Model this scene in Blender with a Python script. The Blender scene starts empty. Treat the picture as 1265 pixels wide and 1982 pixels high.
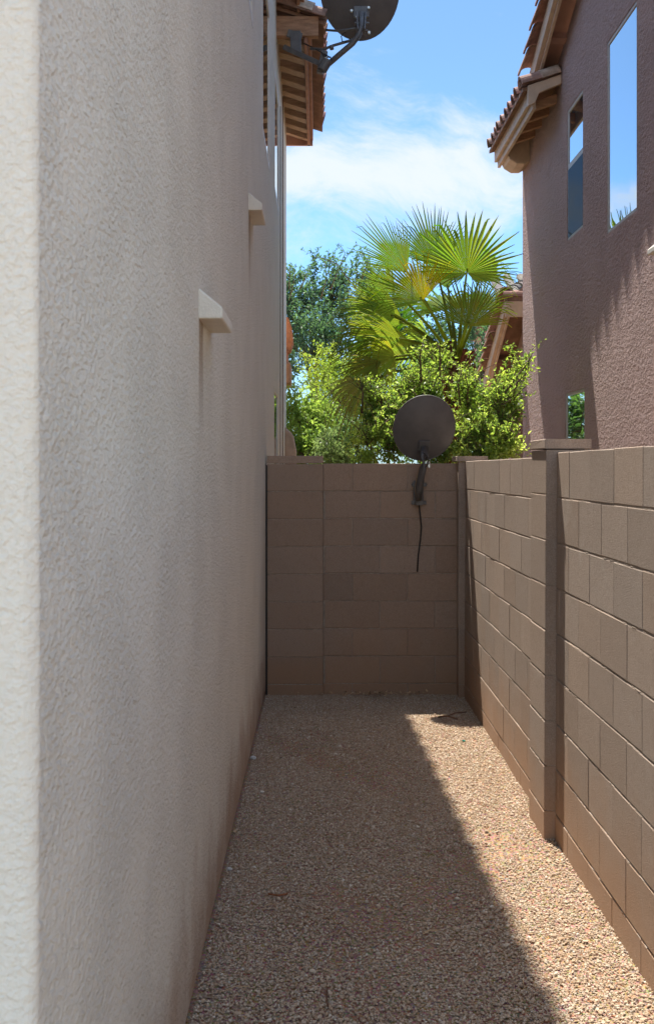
import bpy, math, random
import numpy as np
from mathutils import Vector, Matrix
R = math.radians
random.seed(11); rng = np.random.default_rng(11)
S = bpy.context.scene
COL = S.collection

# ------------------------------------------------------------------ camera
F = 2424.0; VX, VY = 616.0, 908.0; EYE = 1.67          # focal length and vanishing point measured on the 1265x1982 photo
cd = bpy.data.cameras.new('camera'); cam = bpy.data.objects.new('camera', cd); COL.objects.link(cam)
cd.sensor_fit = 'VERTICAL'; cd.sensor_height = 36.0; cd.lens = 36.0*F/1982
cd.shift_x = (632.5-VX)/1982; cd.shift_y = (VY-991)/1982
cd.clip_start = 0.05; cd.clip_end = 3000
cd.dof.use_dof = True; cd.dof.focus_distance = 7.5; cd.dof.aperture_fstop = 10.0
cam.location = (0, 0, EYE); cam.rotation_euler = (R(90), 0, 0)
S.camera = cam

# ------------------------------------------------------------------ light
SUN = Vector((-0.102, 0.445, 1.0)).normalized()          # towards the sun
sd = bpy.data.lights.new('sun', 'SUN'); so = bpy.data.objects.new('sun', sd); COL.objects.link(so)
sd.energy = 4.0; sd.angle = R(0.55); sd.color = (1.0, 0.95, 0.87)
so.rotation_euler = (-SUN).to_track_quat('-Z', 'Y').to_euler()
W = bpy.data.worlds.new('World'); S.world = W; W.use_nodes = True
nt = W.node_tree; N = nt.nodes; L = nt.links
for n in list(N): N.remove(n)
wo = N.new('ShaderNodeOutputWorld'); bg = N.new('ShaderNodeBackground'); bg.inputs[1].default_value = 0.15
sky = N.new('ShaderNodeTexSky'); sky.sky_type = 'NISHITA'; sky.sun_disc = False
sky.sun_elevation = math.asin(SUN.z); sky.sun_rotation = math.atan2(SUN.x, SUN.y)
sky.air_density = 1.0; sky.dust_density = 0.6; sky.ozone_density = 1.0
tc = N.new('ShaderNodeTexCoord')
sep = N.new('ShaderNodeSeparateXYZ'); L.new(tc.outputs['Generated'], sep.inputs[0])
def M(op, a, b=None, c=None):
    n = N.new('ShaderNodeMath'); n.operation = op
    for i, v in enumerate((a, b, c)):
        if v is None: continue
        if isinstance(v, (int, float)): n.inputs[i].default_value = v
        else: L.new(v, n.inputs[i])
    return n.outputs[0]
def ramp2(v, a, b):                                       # the sky is deeper ahead, low, and brighter overhead and behind
    n = N.new('ShaderNodeMapRange'); n.interpolation_type = 'SMOOTHSTEP'; L.new(v, n.inputs[0]); n.inputs[1].default_value = min(a, b); n.inputs[2].default_value = max(a, b)
    n.inputs[3].default_value = 0.0 if a < b else 1.0; n.inputs[4].default_value = 1.0 if a < b else 0.0; return n.outputs[0]
den = M('ADD', M('MAXIMUM', sep.outputs[2], 0.0), 0.10)
cx = M('DIVIDE', sep.outputs[0], den); cy = M('DIVIDE', sep.outputs[1], den)
cmb = N.new('ShaderNodeCombineXYZ'); L.new(cx, cmb.inputs[0]); L.new(cy, cmb.inputs[1])
wp = N.new('ShaderNodeTexNoise'); wp.inputs['Scale'].default_value = 4.0; wp.inputs['Detail'].default_value = 3; L.new(tc.outputs['Generated'], wp.inputs['Vector'])
wv = N.new('ShaderNodeVectorMath'); wv.operation = 'MULTIPLY_ADD'; L.new(wp.outputs['Color'], wv.inputs[0]); wv.inputs[1].default_value = (0.16, 0.16, 0.16); L.new(tc.outputs['Generated'], wv.inputs[2])
mp = N.new('ShaderNodeMapping'); mp.inputs['Rotation'].default_value = (0, R(-18), 0); mp.inputs['Scale'].default_value = (1.0, 1.0, 2.0); L.new(wv.outputs[0], mp.inputs[0])
n1 = N.new('ShaderNodeTexNoise'); n1.inputs['Scale'].default_value = 7.5; n1.inputs['Detail'].default_value = 11; n1.inputs['Roughness'].default_value = 0.66
L.new(mp.outputs[0], n1.inputs['Vector'])
# wispy bank a little above the horizon, thinner higher up
band = N.new('ShaderNodeValToRGB'); L.new(M('ADD', sep.outputs[2], M('MULTIPLY', sep.outputs[0], -0.10)), band.inputs[0])
e = band.color_ramp.elements
e[0].position = 0.10; e[0].color = (0.02,)*3+(1,); e[1].position = 0.33; e[1].color = (-0.04,)*3+(1,)
for p_, v_ in ((0.165, 0.12), (0.205, 0.38), (0.235, 0.46), (0.262, 0.22), (0.29, 0.0), (0.60, 0.05)):
    x = e.new(p_); x.color = (v_,)*3+(1,)
cn = M('ADD', M('MULTIPLY', n1.outputs['Fac'], 1.55), -0.275)
cm = N.new('ShaderNodeMapRange'); cm.interpolation_type = 'SMOOTHSTEP'
L.new(M('ADD', cn, band.outputs[0]), cm.inputs[0])
cm.inputs[1].default_value = 0.58; cm.inputs[2].default_value = 1.08
mixc = N.new('ShaderNodeMix'); mixc.data_type = 'RGBA'
L.new(M('MULTIPLY', cm.outputs[0], 0.92), mixc.inputs[0])
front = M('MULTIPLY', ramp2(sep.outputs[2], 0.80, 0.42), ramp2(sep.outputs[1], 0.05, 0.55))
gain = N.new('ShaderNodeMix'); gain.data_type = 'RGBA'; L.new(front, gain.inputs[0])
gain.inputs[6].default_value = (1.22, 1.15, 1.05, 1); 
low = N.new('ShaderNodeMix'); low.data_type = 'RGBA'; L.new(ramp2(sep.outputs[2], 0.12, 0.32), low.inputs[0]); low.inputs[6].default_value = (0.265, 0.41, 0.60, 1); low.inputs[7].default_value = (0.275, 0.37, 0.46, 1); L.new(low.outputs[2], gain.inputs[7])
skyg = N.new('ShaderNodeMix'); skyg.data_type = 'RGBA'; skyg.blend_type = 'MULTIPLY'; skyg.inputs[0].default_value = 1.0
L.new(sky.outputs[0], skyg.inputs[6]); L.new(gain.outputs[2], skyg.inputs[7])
cloud = N.new('ShaderNodeMix'); cloud.data_type = 'RGBA'; L.new(front, cloud.inputs[0])
cloud.inputs[6].default_value = (5.2, 5.2, 5.1, 1); cloud.inputs[7].default_value = (2.35, 2.5, 2.55, 1)
L.new(cloud.outputs[2], mixc.inputs[7])
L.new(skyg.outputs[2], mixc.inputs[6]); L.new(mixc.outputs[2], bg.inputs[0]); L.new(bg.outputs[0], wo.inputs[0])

S.view_settings.view_transform = 'Standard'; S.view_settings.look = 'None'
S.view_settings.exposure = 1.4; S.view_settings.gamma = 1.0; S.view_settings.use_curve_mapping = False
S.render.engine = 'CYCLES'
S.cycles.max_bounces = 10; S.cycles.diffuse_bounces = 7; S.cycles.glossy_bounces = 4; S.cycles.transmission_bounces = 6
S.cycles.sample_clamp_indirect = 8

# ------------------------------------------------------------------ helpers
def at(px, py, Y): return Vector(((px-VX)/F*Y, Y, EYE-(py-VY)/F*Y))
def onX(px, X): return X*F/(px-VX)                        # depth of a point of the plane x = X
def tag(o, label=None, cat=None, group=None, kind=None):
    for k, v in (('label', label), ('category', cat), ('group', group), ('kind', kind)):
        if v: o[k] = v
    return o
def empty(name, loc, label=None, cat=None, group=None):
    o = bpy.data.objects.new(name, None); COL.objects.link(o); o.location = loc; o.empty_display_size = 0.2
    return tag(o, label, cat, group)
class MB:
    def __init__(s): s.v = []; s.f = []; s.c = []
    def add(s, vs, fs, col=None):
        b = len(s.v); s.v += [tuple(p) for p in vs]; s.f += [tuple(b+i for i in f) for f in fs]
        s.c += [col or (1, 1, 1)]*len(vs)
    def box(s, x0, x1, y0, y1, z0, z1, col=None):
        s.add([(x, y, z) for x in (x0, x1) for y in (y0, y1) for z in (z0, z1)],
              [(0,1,3,2), (4,6,7,5), (0,4,5,1), (2,3,7,6), (0,2,6,4), (1,5,7,3)], col)
    def prism(s, poly, axis, a0, a1, col=None):           # polygon in the two other axes pulled along one
        def P(u, v, a): return ((a, u, v) if axis == 0 else (u, a, v) if axis == 1 else (u, v, a))
        n = len(poly)
        s.add([P(u, v, a0) for u, v in poly]+[P(u, v, a1) for u, v in poly],
              [tuple(range(n))[::-1], tuple(range(n, 2*n))]+[(i, (i+1) % n, n+(i+1) % n, n+i) for i in range(n)], col)
    def tube(s, pts, rad, seg=8, col=None, caps=True):
        pts = [Vector(p) for p in pts]; n = len(pts)
        rs = rad if isinstance(rad, (list, tuple)) else [rad]*n
        vs = []; ref = Vector((0.31, 0.17, 0.93))
        for i, p in enumerate(pts):
            d = (pts[min(i+1, n-1)]-pts[max(i-1, 0)]).normalized()
            if abs(d.dot(ref)) > 0.97: ref = Vector((0.9, 0.3, 0.1))
            a = d.cross(ref).normalized(); b = d.cross(a)
            for k in range(seg):
                t = 2*math.pi*k/seg; vs.append(p+(a*math.cos(t)+b*math.sin(t))*rs[i])
        fs = [(i*seg+k, i*seg+(k+1) % seg, (i+1)*seg+(k+1) % seg, (i+1)*seg+k) for i in range(n-1) for k in range(seg)]
        if caps: fs += [tuple(range(seg))[::-1], tuple(range((n-1)*seg, n*seg))]
        s.add(vs, fs, col)
    def shell(s, p0, p1, r0, r1, up, th=0.016, seg=9, col=None):   # half-round roof tile
        p0, p1, up = Vector(p0), Vector(p1), Vector(up); d = (p1-p0).normalized()
        sd_ = d.cross(up).normalized(); up = sd_.cross(d).normalized(); vs = []
        for p, r in ((p0, r0), (p1, r1)):
            for rr in (r, r-th):
                for k in range(seg+1):
                    a = math.pi*k/seg; vs.append(p+sd_*math.cos(a)*rr+up*math.sin(a)*rr)
        m = seg+1; fs = []
        for k in range(seg):
            fs += [(k, k+1, 2*m+k+1, 2*m+k), (m+k, 3*m+k, 3*m+k+1, m+k+1), (k, m+k, m+k+1, k+1), (2*m+k, 2*m+k+1, 3*m+k+1, 3*m+k)]
        fs += [(0, 2*m, 3*m, m), (seg, m+seg, 3*m+seg, 2*m+seg)]
        s.add(vs, fs, col)
    def build(s, name, mat, parent=None, smooth=False, bevel=0, origin=None):
        me = bpy.data.meshes.new(name); org = Vector(origin) if origin is not None else Vector((0, 0, 0))
        if parent is not None:
            q = parent
            while q is not None: org = org+q.location; q = q.parent
        me.from_pydata([tuple(Vector(p)-org) for p in s.v], [], s.f); me.update()
        ca = me.color_attributes.new('tint', 'FLOAT_COLOR', 'POINT')
        ca.data.foreach_set('color', np.array([(*c, 1) for c in s.c], dtype=np.float32).ravel())
        me.materials.append(mat)
        if smooth: me.polygons.foreach_set('use_smooth', [True]*len(me.polygons))
        o = bpy.data.objects.new(name, me); COL.objects.link(o)
        if parent is not None: o.parent = parent
        elif origin is not None: o.location = origin
        if bevel:
            md = o.modifiers.new('bevel', 'BEVEL'); md.width = bevel; md.segments = 2; md.limit_method = 'ANGLE'; md.angle_limit = R(35)
        return o
def np_mesh(name, V, T, C, mat, parent=None, origin=(0, 0, 0), smooth=False):   # triangles from arrays
    me = bpy.data.meshes.new(name)
    V = (np.asarray(V)-np.asarray(origin)).astype(np.float32); T = np.asarray(T, dtype=np.int32); n = len(T)
    me.vertices.add(len(V)); me.vertices.foreach_set('co', V.ravel())
    me.loops.add(n*3); me.loops.foreach_set('vertex_index', T.ravel())
    me.polygons.add(n); me.polygons.foreach_set('loop_start', np.arange(n, dtype=np.int32)*3)
    me.polygons.foreach_set('use_smooth', np.full(n, smooth)); me.update(calc_edges=True)
    ca = me.color_attributes.new('tint', 'FLOAT_COLOR', 'POINT')
    ca.data.foreach_set('color', np.concatenate([C, np.ones((len(C), 1))], 1).astype(np.float32).ravel())
    me.materials.append(mat)
    o = bpy.data.objects.new(name, me); COL.objects.link(o)
    if parent is not None: o.parent = parent
    else: o.location = origin
    return o

# ------------------------------------------------------------------ materials
class Mat:
    def __init__(s, name):
        s.m = bpy.data.materials.new(name); s.m.use_nodes = True; s.t = s.m.node_tree; s.N = s.t.nodes; s.L = s.t.links
        s.b = s.N['Principled BSDF']; s.tc = s.N.new('ShaderNodeTexCoord'); s.pos = s.N.new('ShaderNodeNewGeometry').outputs['Position']
    def sock(s, i, v):
        if isinstance(v, (int, float)): i.default_value = v
        elif isinstance(v, (tuple, list)): i.default_value = tuple(v) if len(v) == len(i.default_value) else (*v, 1)
        else: s.L.new(v, i)
    def math(s, op, a, b=0.0):
        n = s.N.new('ShaderNodeMath'); n.operation = op; s.sock(n.inputs[0], a); s.sock(n.inputs[1], b); return n.outputs[0]
    def noise(s, scale, detail=4, rough=0.55, dist=0, vec=None, stretch=None):
        v = vec if vec is not None else s.pos
        if stretch:
            mp = s.N.new('ShaderNodeMapping'); mp.inputs['Scale'].default_value = stretch; s.L.new(v, mp.inputs[0]); v = mp.outputs[0]
        n = s.N.new('ShaderNodeTexNoise'); n.inputs['Scale'].default_value = scale; n.inputs['Detail'].default_value = detail
        n.inputs['Roughness'].default_value = rough; n.inputs['Distortion'].default_value = dist; s.L.new(v, n.inputs['Vector']); return n.outputs['Fac']
    def voro(s, scale, feature='F1', vec=None, out='Distance'):
        n = s.N.new('ShaderNodeTexVoronoi'); n.feature = feature; n.inputs['Scale'].default_value = scale
        s.L.new(vec if vec is not None else s.pos, n.inputs['Vector']); return n.outputs[out]
    def ramp(s, v, stops):
        r = s.N.new('ShaderNodeValToRGB'); e = r.color_ramp.elements
        while len(e) < len(stops): e.new(0.5)
        for k, (p, c) in zip(e, stops): k.position = p; k.color = (c, c, c, 1) if isinstance(c, (int, float)) else (*c, 1)
        s.L.new(v, r.inputs[0]); return r.outputs[0]
    def mr(s, v, a, b, c=0.0, d=1.0, smooth=True):
        n = s.N.new('ShaderNodeMapRange'); n.interpolation_type = 'SMOOTHSTEP' if smooth else 'LINEAR'
        s.L.new(v, n.inputs[0])
        for i, q in zip((1, 2, 3, 4), (a, b, c, d)): n.inputs[i].default_value = q
        return n.outputs[0]
    def mix(s, f, a, b, mode='MIX'):
        n = s.N.new('ShaderNodeMix'); n.data_type = 'RGBA'; n.blend_type = mode
        s.sock(n.inputs[0], f); s.sock(n.inputs[6], a); s.sock(n.inputs[7], b); return n.outputs[2]
    def xyz(s):
        n = s.N.new('ShaderNodeSeparateXYZ'); s.L.new(s.pos, n.inputs[0]); return n.outputs
    def tint(s):
        n = s.N.new('ShaderNodeAttribute'); n.attribute_name = 'tint'; return n.outputs['Color']
    def bump(s, h, dist, strength=1.0):
        n = s.N.new('ShaderNodeBump'); n.inputs['Distance'].default_value = dist; n.inputs['Strength'].default_value = strength
        s.L.new(h, n.inputs['Height']); s.L.new(n.outputs[0], s.b.inputs['Normal'])
    def out(s, col, rough=0.8, spec=0.3, metal=0.0):
        s.sock(s.b.inputs['Base Color'], col); s.sock(s.b.inputs['Roughness'], rough)
        s.b.inputs['Specular IOR Level'].default_value = spec; s.b.inputs['Metallic'].default_value = metal; return s.m

def stucco(name, base, dark_tone, soil_top, scale=1.0, depth=0.006, brown_strips=()):
    m = Mat(name); X, Y, Z = m.xyz()
    lace = m.noise(64*scale, 4, 0.6, 0.25, None, (1, 0.55, 1))
    worm = m.mr(lace, 0.30, 0.72)                          # knocked-down trowel texture: flats and grooves
    fine = m.noise(150*scale, 3, 0.6)
    big = m.noise(9*scale, 2, 0.5, 0.4)
    area = m.mr(m.noise(2.3, 4, 0.6), 0.30, 0.70, 0.55, 1.0); trow = m.noise(17*scale, 3, 0.5, 0.8, None, (1, 0.6, 1))
    h = m.math('ADD', m.math('ADD', m.math('MULTIPLY', m.math('MULTIPLY', worm, area), 1.1), m.math('MULTIPLY', trow, 0.9)), m.math('ADD', m.math('MULTIPLY', fine, 0.35), m.math('MULTIPLY', big, 0.8)))
    m.bump(h, depth, 1.0)
    patch = m.noise(0.9, 5, 0.6); streak = m.noise(1.0, 4, 0.6, 0, None, (5.0, 5.0, 0.35))
    c = m.mix(m.mr(patch, 0.35, 0.7), base, tuple(v*k for v, k in zip(base, (0.985, 0.98, 0.97))))
    c = m.mix(m.math('MULTIPLY', m.mr(streak, 0.55, 0.8), 0.03), c, dark_tone)
    c = m.mix(m.math('MULTIPLY', m.mr(lace, 0.48, 0.28), 0.05), c, dark_tone)       # grooves coloured slightly darker
    ed = m.math('ADD', Z, m.math('MULTIPLY', m.math('SUBTRACT', m.noise(2.6, 5, 0.65), 0.5), 0.9))
    c = m.mix(m.math('MULTIPLY', m.mr(ed, soil_top, 0.0), 0.75), c, (0.36, 0.215, 0.13))   # soil splashed up from the ground
    for (y0, y1, z0, z1) in brown_strips:                         # brown strips below the vents, fading downward
        wob = m.math('MULTIPLY', m.math('SUBTRACT', m.noise(9, 3), 0.5), 0.05)
        yy = m.math('ADD', Y, wob)
        a = m.math('MULTIPLY', m.mr(yy, y0-0.02, y0+0.01), m.mr(yy, y1+0.03, y1-0.02))
        b = m.math('MULTIPLY', m.mr(Z, z0, z1), m.mr(Z, z1+0.01, z1))
        c = m.mix(m.math('MULTIPLY', m.math('MULTIPLY', a, b), 0.75), c, (0.30, 0.21, 0.14))
    return m.out(c, 0.9, 0.2)
M_STUCCO_L = stucco('cream_stucco', (0.725, 0.690, 0.600), (0.46, 0.40, 0.34), 0.5, 1.25, 0.0072,
                    ((4.10, 4.24, 1.72, 2.165), (7.02, 7.18, 2.55, 3.125)))
M_STUCCO_F = stucco('smooth_cream_stucco', (0.74, 0.70, 0.60), (0.48, 0.42, 0.35), 0.3, 1.25, 0.0028)
M_STUCCO_R = stucco('brown_stucco', (0.43, 0.305, 0.275), (0.24, 0.16, 0.145), 0.4, 0.62, 0.020)
def plain(name, col, rough=0.7, spec=0.3, metal=0, var=0.15, sc=6, bump=0.0, bsc=120, streak=None):
    m = Mat(name); n = m.noise(sc, 5, 0.6, 0.2, None, streak)
    c = m.mix(m.mr(n, 0.3, 0.72), tuple(v*(1-var) for v in col), tuple(min(1, v*(1+var)) for v in col))
    c = m.mix(1.0, c, m.tint(), 'MULTIPLY')
    if bump: m.bump(m.noise(bsc, 3), bump)
    return m.out(c, rough, spec, metal)
M_TRIM = plain('cream_painted_trim', (0.66, 0.63, 0.56), 0.7, 0.3, 0, 0.06, 8, 0.002)
M_FASCIA = plain('tan_painted_fascia', (0.50, 0.375, 0.275), 0.65, 0.3, 0, 0.12, 5, 0.001)
M_WOOD = plain('brown_eave_wood', (0.35, 0.205, 0.125), 0.75, 0.2, 0, 0.25, 7, 0.002, 60, (1, 6, 6))
M_WOODL = plain('pale_rafter_wood', (0.42, 0.30, 0.21), 0.75, 0.2, 0, 0.2, 7, 0.002, 60, (1, 6, 6))
M_DECK = plain('dark_eave_deck', (0.20, 0.115, 0.075), 0.8, 0.2, 0, 0.25, 7, 0.002, 60)
M_SOFFIT = plain('red_brown_soffit', (0.30, 0.175, 0.135), 0.8, 0.2, 0, 0.12, 4, 0.002, 90)
M_TILE = plain('clay_roof_tile', (0.30, 0.195, 0.155), 0.85, 0.2, 0, 0.3, 9, 0.003, 70)
M_TERRA = plain('terracotta', (0.42, 0.165, 0.08), 0.8, 0.2, 0, 0.2, 9, 0.002, 70)
M_TILEG = plain('grey_roof_tile', (0.16, 0.14, 0.12), 0.9, 0.2, 0, 0.3, 9, 0.003, 70)
M_MORTAR = plain('pale_tile_mortar', (0.52, 0.45, 0.38), 0.95, 0.1, 0, 0.3, 14, 0.004, 60)
M_FRAME = plain('almond_window_frame', (0.42, 0.39, 0.355), 0.5, 0.4, 0, 0.05)
M_FRAMEW = plain('pale_window_frame', (0.60, 0.56, 0.50), 0.5, 0.4, 0, 0.05)
M_CABLE = plain('black_cable', (0.018, 0.017, 0.016), 0.5, 0.4, 0, 0.1)
M_GALV = plain('dark_painted_steel', (0.105, 0.10, 0.097), 0.45, 0.5, 0.1, 0.2, 20)
M_BOLT = plain('zinc_bolt', (0.5, 0.5, 0.48), 0.35, 0.5, 0.8, 0.1)
m = Mat('grey_dish_paint'); n = m.noise(7, 5, 0.6); sp = m.noise(160, 2)
c = m.mix(m.mr(n, 0.3, 0.7), (0.088, 0.083, 0.082), (0.118, 0.110, 0.106)); c = m.mix(m.math('MULTIPLY', m.mr(sp, 0.62, 0.75), 0.3), c, (0.22, 0.2, 0.18))
m.bump(sp, 0.0006); M_DISH = m.out(c, 0.55, 0.4)
def glass(name, refl, dark, tintc=(0.86, 0.92, 0.95)):
    m = Mat(name); g = m.N.new('ShaderNodeBsdfGlossy'); g.inputs['Roughness'].default_value = 0.012; g.inputs['Color'].default_value = (*tintc, 1)
    bp = m.N.new('ShaderNodeBump'); bp.inputs['Distance'].default_value = 0.0015; bp.inputs['Strength'].default_value = 0.6
    m.L.new(m.noise(2.2, 1), bp.inputs['Height']); m.L.new(bp.outputs[0], g.inputs['Normal'])
    d = m.N.new('ShaderNodeBsdfDiffuse'); d.inputs['Color'].default_value = (*dark, 1)
    fr = m.N.new('ShaderNodeFresnel'); fr.inputs['IOR'].default_value = 1.5
    f = m.math('MINIMUM', m.math('ADD', m.math('MULTIPLY', fr.outputs[0], 0.0 if refl < 0.1 else 1.0), refl), 1.0)
    mx = m.N.new('ShaderNodeMixShader'); m.L.new(f, mx.inputs[0]); m.L.new(d.outputs[0], mx.inputs[1]); m.L.new(g.outputs[0], mx.inputs[2])
    m.L.new(mx.outputs[0], m.N['Material Output'].inputs[0]); return m.m
M_GLASS = glass('coated_window_glass', 0.52, (0.05, 0.075, 0.09))
M_SCREEN = glass('insect_screen', 0.06, (0.045, 0.062, 0.075))
M_GLASS_L = glass('clear_window_glass', 0.25, (0.02, 0.025, 0.03))

m = Mat('concrete_block'); X, Y, Z = m.xyz()
g1 = m.noise(210, 3, 0.7); g2 = m.noise(38, 4, 0.6); pit = m.voro(120, 'F1')
c = m.mix(m.mr(g1, 0.3, 0.75), (0.315, 0.236, 0.184), (0.440, 0.342, 0.272))
c = m.mix(m.math('MULTIPLY', m.mr(g2, 0.5, 0.75), 0.25), c, (0.22, 0.165, 0.125))
eff = m.noise(1.9, 6, 0.68, 0.4); c = m.mix(m.math('MULTIPLY', m.mr(eff, 0.56, 0.74), 0.22), c, (0.55, 0.49, 0.43))
spot = m.voro(26, 'F1'); c = m.mix(m.math('MULTIPLY', m.math('MULTIPLY', m.mr(spot, 0.12, 0.05), m.mr(m.noise(7, 2), 0.55, 0.62)), 0.6), c, (0.15, 0.11, 0.085))
c = m.mix(1.0, c, m.tint(), 'MULTIPLY')
ed = m.math('ADD', Z, m.math('MULTIPLY', m.math('SUBTRACT', m.noise(2.1, 5, 0.65), 0.5), 0.9))
c = m.mix(m.math('MULTIPLY', m.mr(ed, 0.62, 0.0), 0.62), c, (0.40, 0.235, 0.135))
m.bump(m.math('ADD', m.math('MULTIPLY', g1, 0.8), m.math('MULTIPLY', m.mr(pit, 0.0, 0.35), 0.5)), 0.0065)
M_BLOCK = m.out(c, 0.95, 0.1)
M_JOINT = plain('block_mortar', (0.40, 0.325, 0.26), 0.95, 0.1, 0, 0.2, 40, 0.004, 90)

m = Mat('desert_soil'); a = m.noise(130, 3, 0.6); b = m.voro(95, 'F1', None, 'Color'); d = m.voro(95, 'F1'); k = m.noise(1.3, 5, 0.6)
c = m.mix(a, (0.26, 0.155, 0.09), (0.43, 0.285, 0.18)); c = m.mix(0.35, c, m.mix(1.0, (0.62, 0.46, 0.35), b, 'MULTIPLY'))
c = m.mix(m.math('MULTIPLY', m.mr(k, 0.45, 0.7), 0.4), c, (0.34, 0.205, 0.12))
m.bump(m.math('ADD', m.math('MULTIPLY', m.mr(d, 0.5, 0.0), 0.8), a), 0.008); M_SOIL = m.out(c, 0.95, 0.1)
m = Mat('gravel_stone'); a = m.noise(300, 3, 0.6)
c = m.mix(1.0, m.mix(a, (0.78, 0.76, 0.74), (1.12, 1.12, 1.12)), m.tint(), 'MULTIPLY'); M_STONE = m.out(c, 0.9, 0.15)
def leaf_mat(name, trans=0.45, gain=(1.5, 1.6, 0.7), rough=0.42, spec=0.4):
    m = Mat(name); t = m.tint(); m.out(t, rough, spec)
    tr = m.N.new('ShaderNodeBsdfTranslucent'); m.L.new(m.mix(1.0, t, gain, 'MULTIPLY'), tr.inputs[0])
    mx = m.N.new('ShaderNodeMixShader'); mx.inputs[0].default_value = trans
    m.L.new(m.b.outputs[0], mx.inputs[1]); m.L.new(tr.outputs[0], mx.inputs[2]); m.L.new(mx.outputs[0], m.N['Material Output'].inputs[0]); return m.m
M_LEAF = leaf_mat('leaf', 0.55, (1.35, 1.4, 0.7)); M_FROND = leaf_mat('palm_frond', 0.58, (1.55, 1.6, 0.6), 0.55, 0.15)
M_BARK = plain('bark', (0.13, 0.09, 0.06), 0.9, 0.1, 0, 0.35, 14, 0.01, 40, (6, 6, 1))
M_PALMBARK = plain('palm_trunk_fibre', (0.20, 0.085, 0.045), 0.9, 0.15, 0, 0.45, 18, 0.012, 50, (3, 3, 1))
M_FLOWER = plain('orange_petal', (0.75, 0.28, 0.02), 0.6, 0.2, 0, 0.1)

# ------------------------------------------------------------------ ground
g = MB(); ys = [-60, -8, 2, 6, 9.2, 14, 30, 120, 1500]; xs = [-1500, -40, -6, -0.5, 0.4, 1.1, 4, 40, 1500]
g.add([(x, y, 0) for y in ys for x in xs], [(j*len(xs)+i, j*len(xs)+i+1, (j+1)*len(xs)+i+1, (j+1)*len(xs)+i) for j in range(len(ys)-1) for i in range(len(xs)-1)])
tag(g.build('ground', M_SOIL), kind='structure')

# loose gravel over the alley floor
def gravel():
    ph = (1+5**0.5)/2
    V = np.array([(-1,ph,0),(1,ph,0),(-1,-ph,0),(1,-ph,0),(0,-1,ph),(0,1,ph),(0,-1,-ph),(0,1,-ph),(ph,0,-1),(ph,0,1),(-ph,0,-1),(-ph,0,1)])/math.sqrt(1+ph*ph)
    T = np.array([(0,11,5),(0,5,1),(0,1,7),(0,7,10),(0,10,11),(1,5,9),(5,11,4),(11,10,2),(10,7,6),(7,1,8),(3,9,4),(3,4,2),(3,2,6),(3,6,8),(3,8,9),(4,9,5),(2,4,11),(6,2,10),(8,6,7),(9,8,1)])
    x0, x1, y0, y1 = -0.385, 1.075, 2.6, 9.25
    n = int((x1-x0)*(y1-y0)*12500)
    P = np.column_stack([rng.uniform(x0, x1, n), y0+(y1-y0)*rng.uniform(0, 1, n), np.zeros(n)])
    bare = 0.5+0.25*(np.sin(P[:, 0]*4.1+1.7*np.sin(P[:, 1]*1.9))+np.sin(P[:, 1]*2.7+1.3*np.sin(P[:, 0]*5.3)+0.7)); bare += 0.12*np.sin(P[:, 0]*17+P[:, 1]*9)
    P = P[rng.random(n) > np.clip((bare-0.62)*1.7, 0, 0.72)]; n = len(P)
    r = 0.0029+0.0044*rng.beta(1.5, 3.4, n)
    big = rng.random(n) < 0.012; r[big] *= 1.9
    sc = r[:, None]*rng.uniform(0.7, 1.3, (n, 3)); sc[:, 2] *= 0.75
    jit = V[None]*(1+rng.uniform(-0.28, 0.28, (n, 12, 1)))
    Q = jit*sc[:, None, :]
    q = rng.normal(size=(n, 4)); q /= np.linalg.norm(q, axis=1, keepdims=True); w, x, y, z = q.T
    Rm = np.stack([1-2*(y*y+z*z), 2*(x*y-z*w), 2*(x*z+y*w), 2*(x*y+z*w), 1-2*(x*x+z*z), 2*(y*z-x*w), 2*(x*z-y*w), 2*(y*z+x*w), 1-2*(x*x+y*y)], 1).reshape(n, 3, 3)
    Q = np.einsum('nij,nkj->nki', Rm, Q)
    Q[:, :, 2] *= 0.72
    P[:, 2] = r*0.30+0.010*np.abs(np.sin(P[:, 0]*5.1+1.3)*np.sin(P[:, 1]*3.7))*0.6+rng.uniform(0, 0.004, n)
    Q += P[:, None, :]
    pal = np.array([(0.55,0.405,0.285),(0.65,0.51,0.38),(0.45,0.31,0.205),(0.72,0.60,0.475),(0.38,0.27,0.19),(0.58,0.40,0.26),(0.50,0.43,0.36),(0.82,0.75,0.65)])
    C = (pal*0.7+0.3*np.array([0.55, 0.42, 0.305]))[rng.choice(8, n, p=[.22,.2,.14,.12,.08,.14,.07,.03])]*rng.uniform(0.90, 1.06, (n, 1))*np.array([0.86, 0.875, 0.86])
    C = np.repeat(C, 12, 0)
    TT = (T[None]+12*np.arange(n)[:, None, None]).reshape(-1, 3)
    o = np_mesh('gravel', Q.reshape(-1, 3), TT, C, M_STONE, None, (0.35, 6, 0))
    tag(o, 'loose tan and pinkish crushed gravel covering the floor of the narrow side yard', 'gravel', kind='stuff')
gravel()

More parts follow.
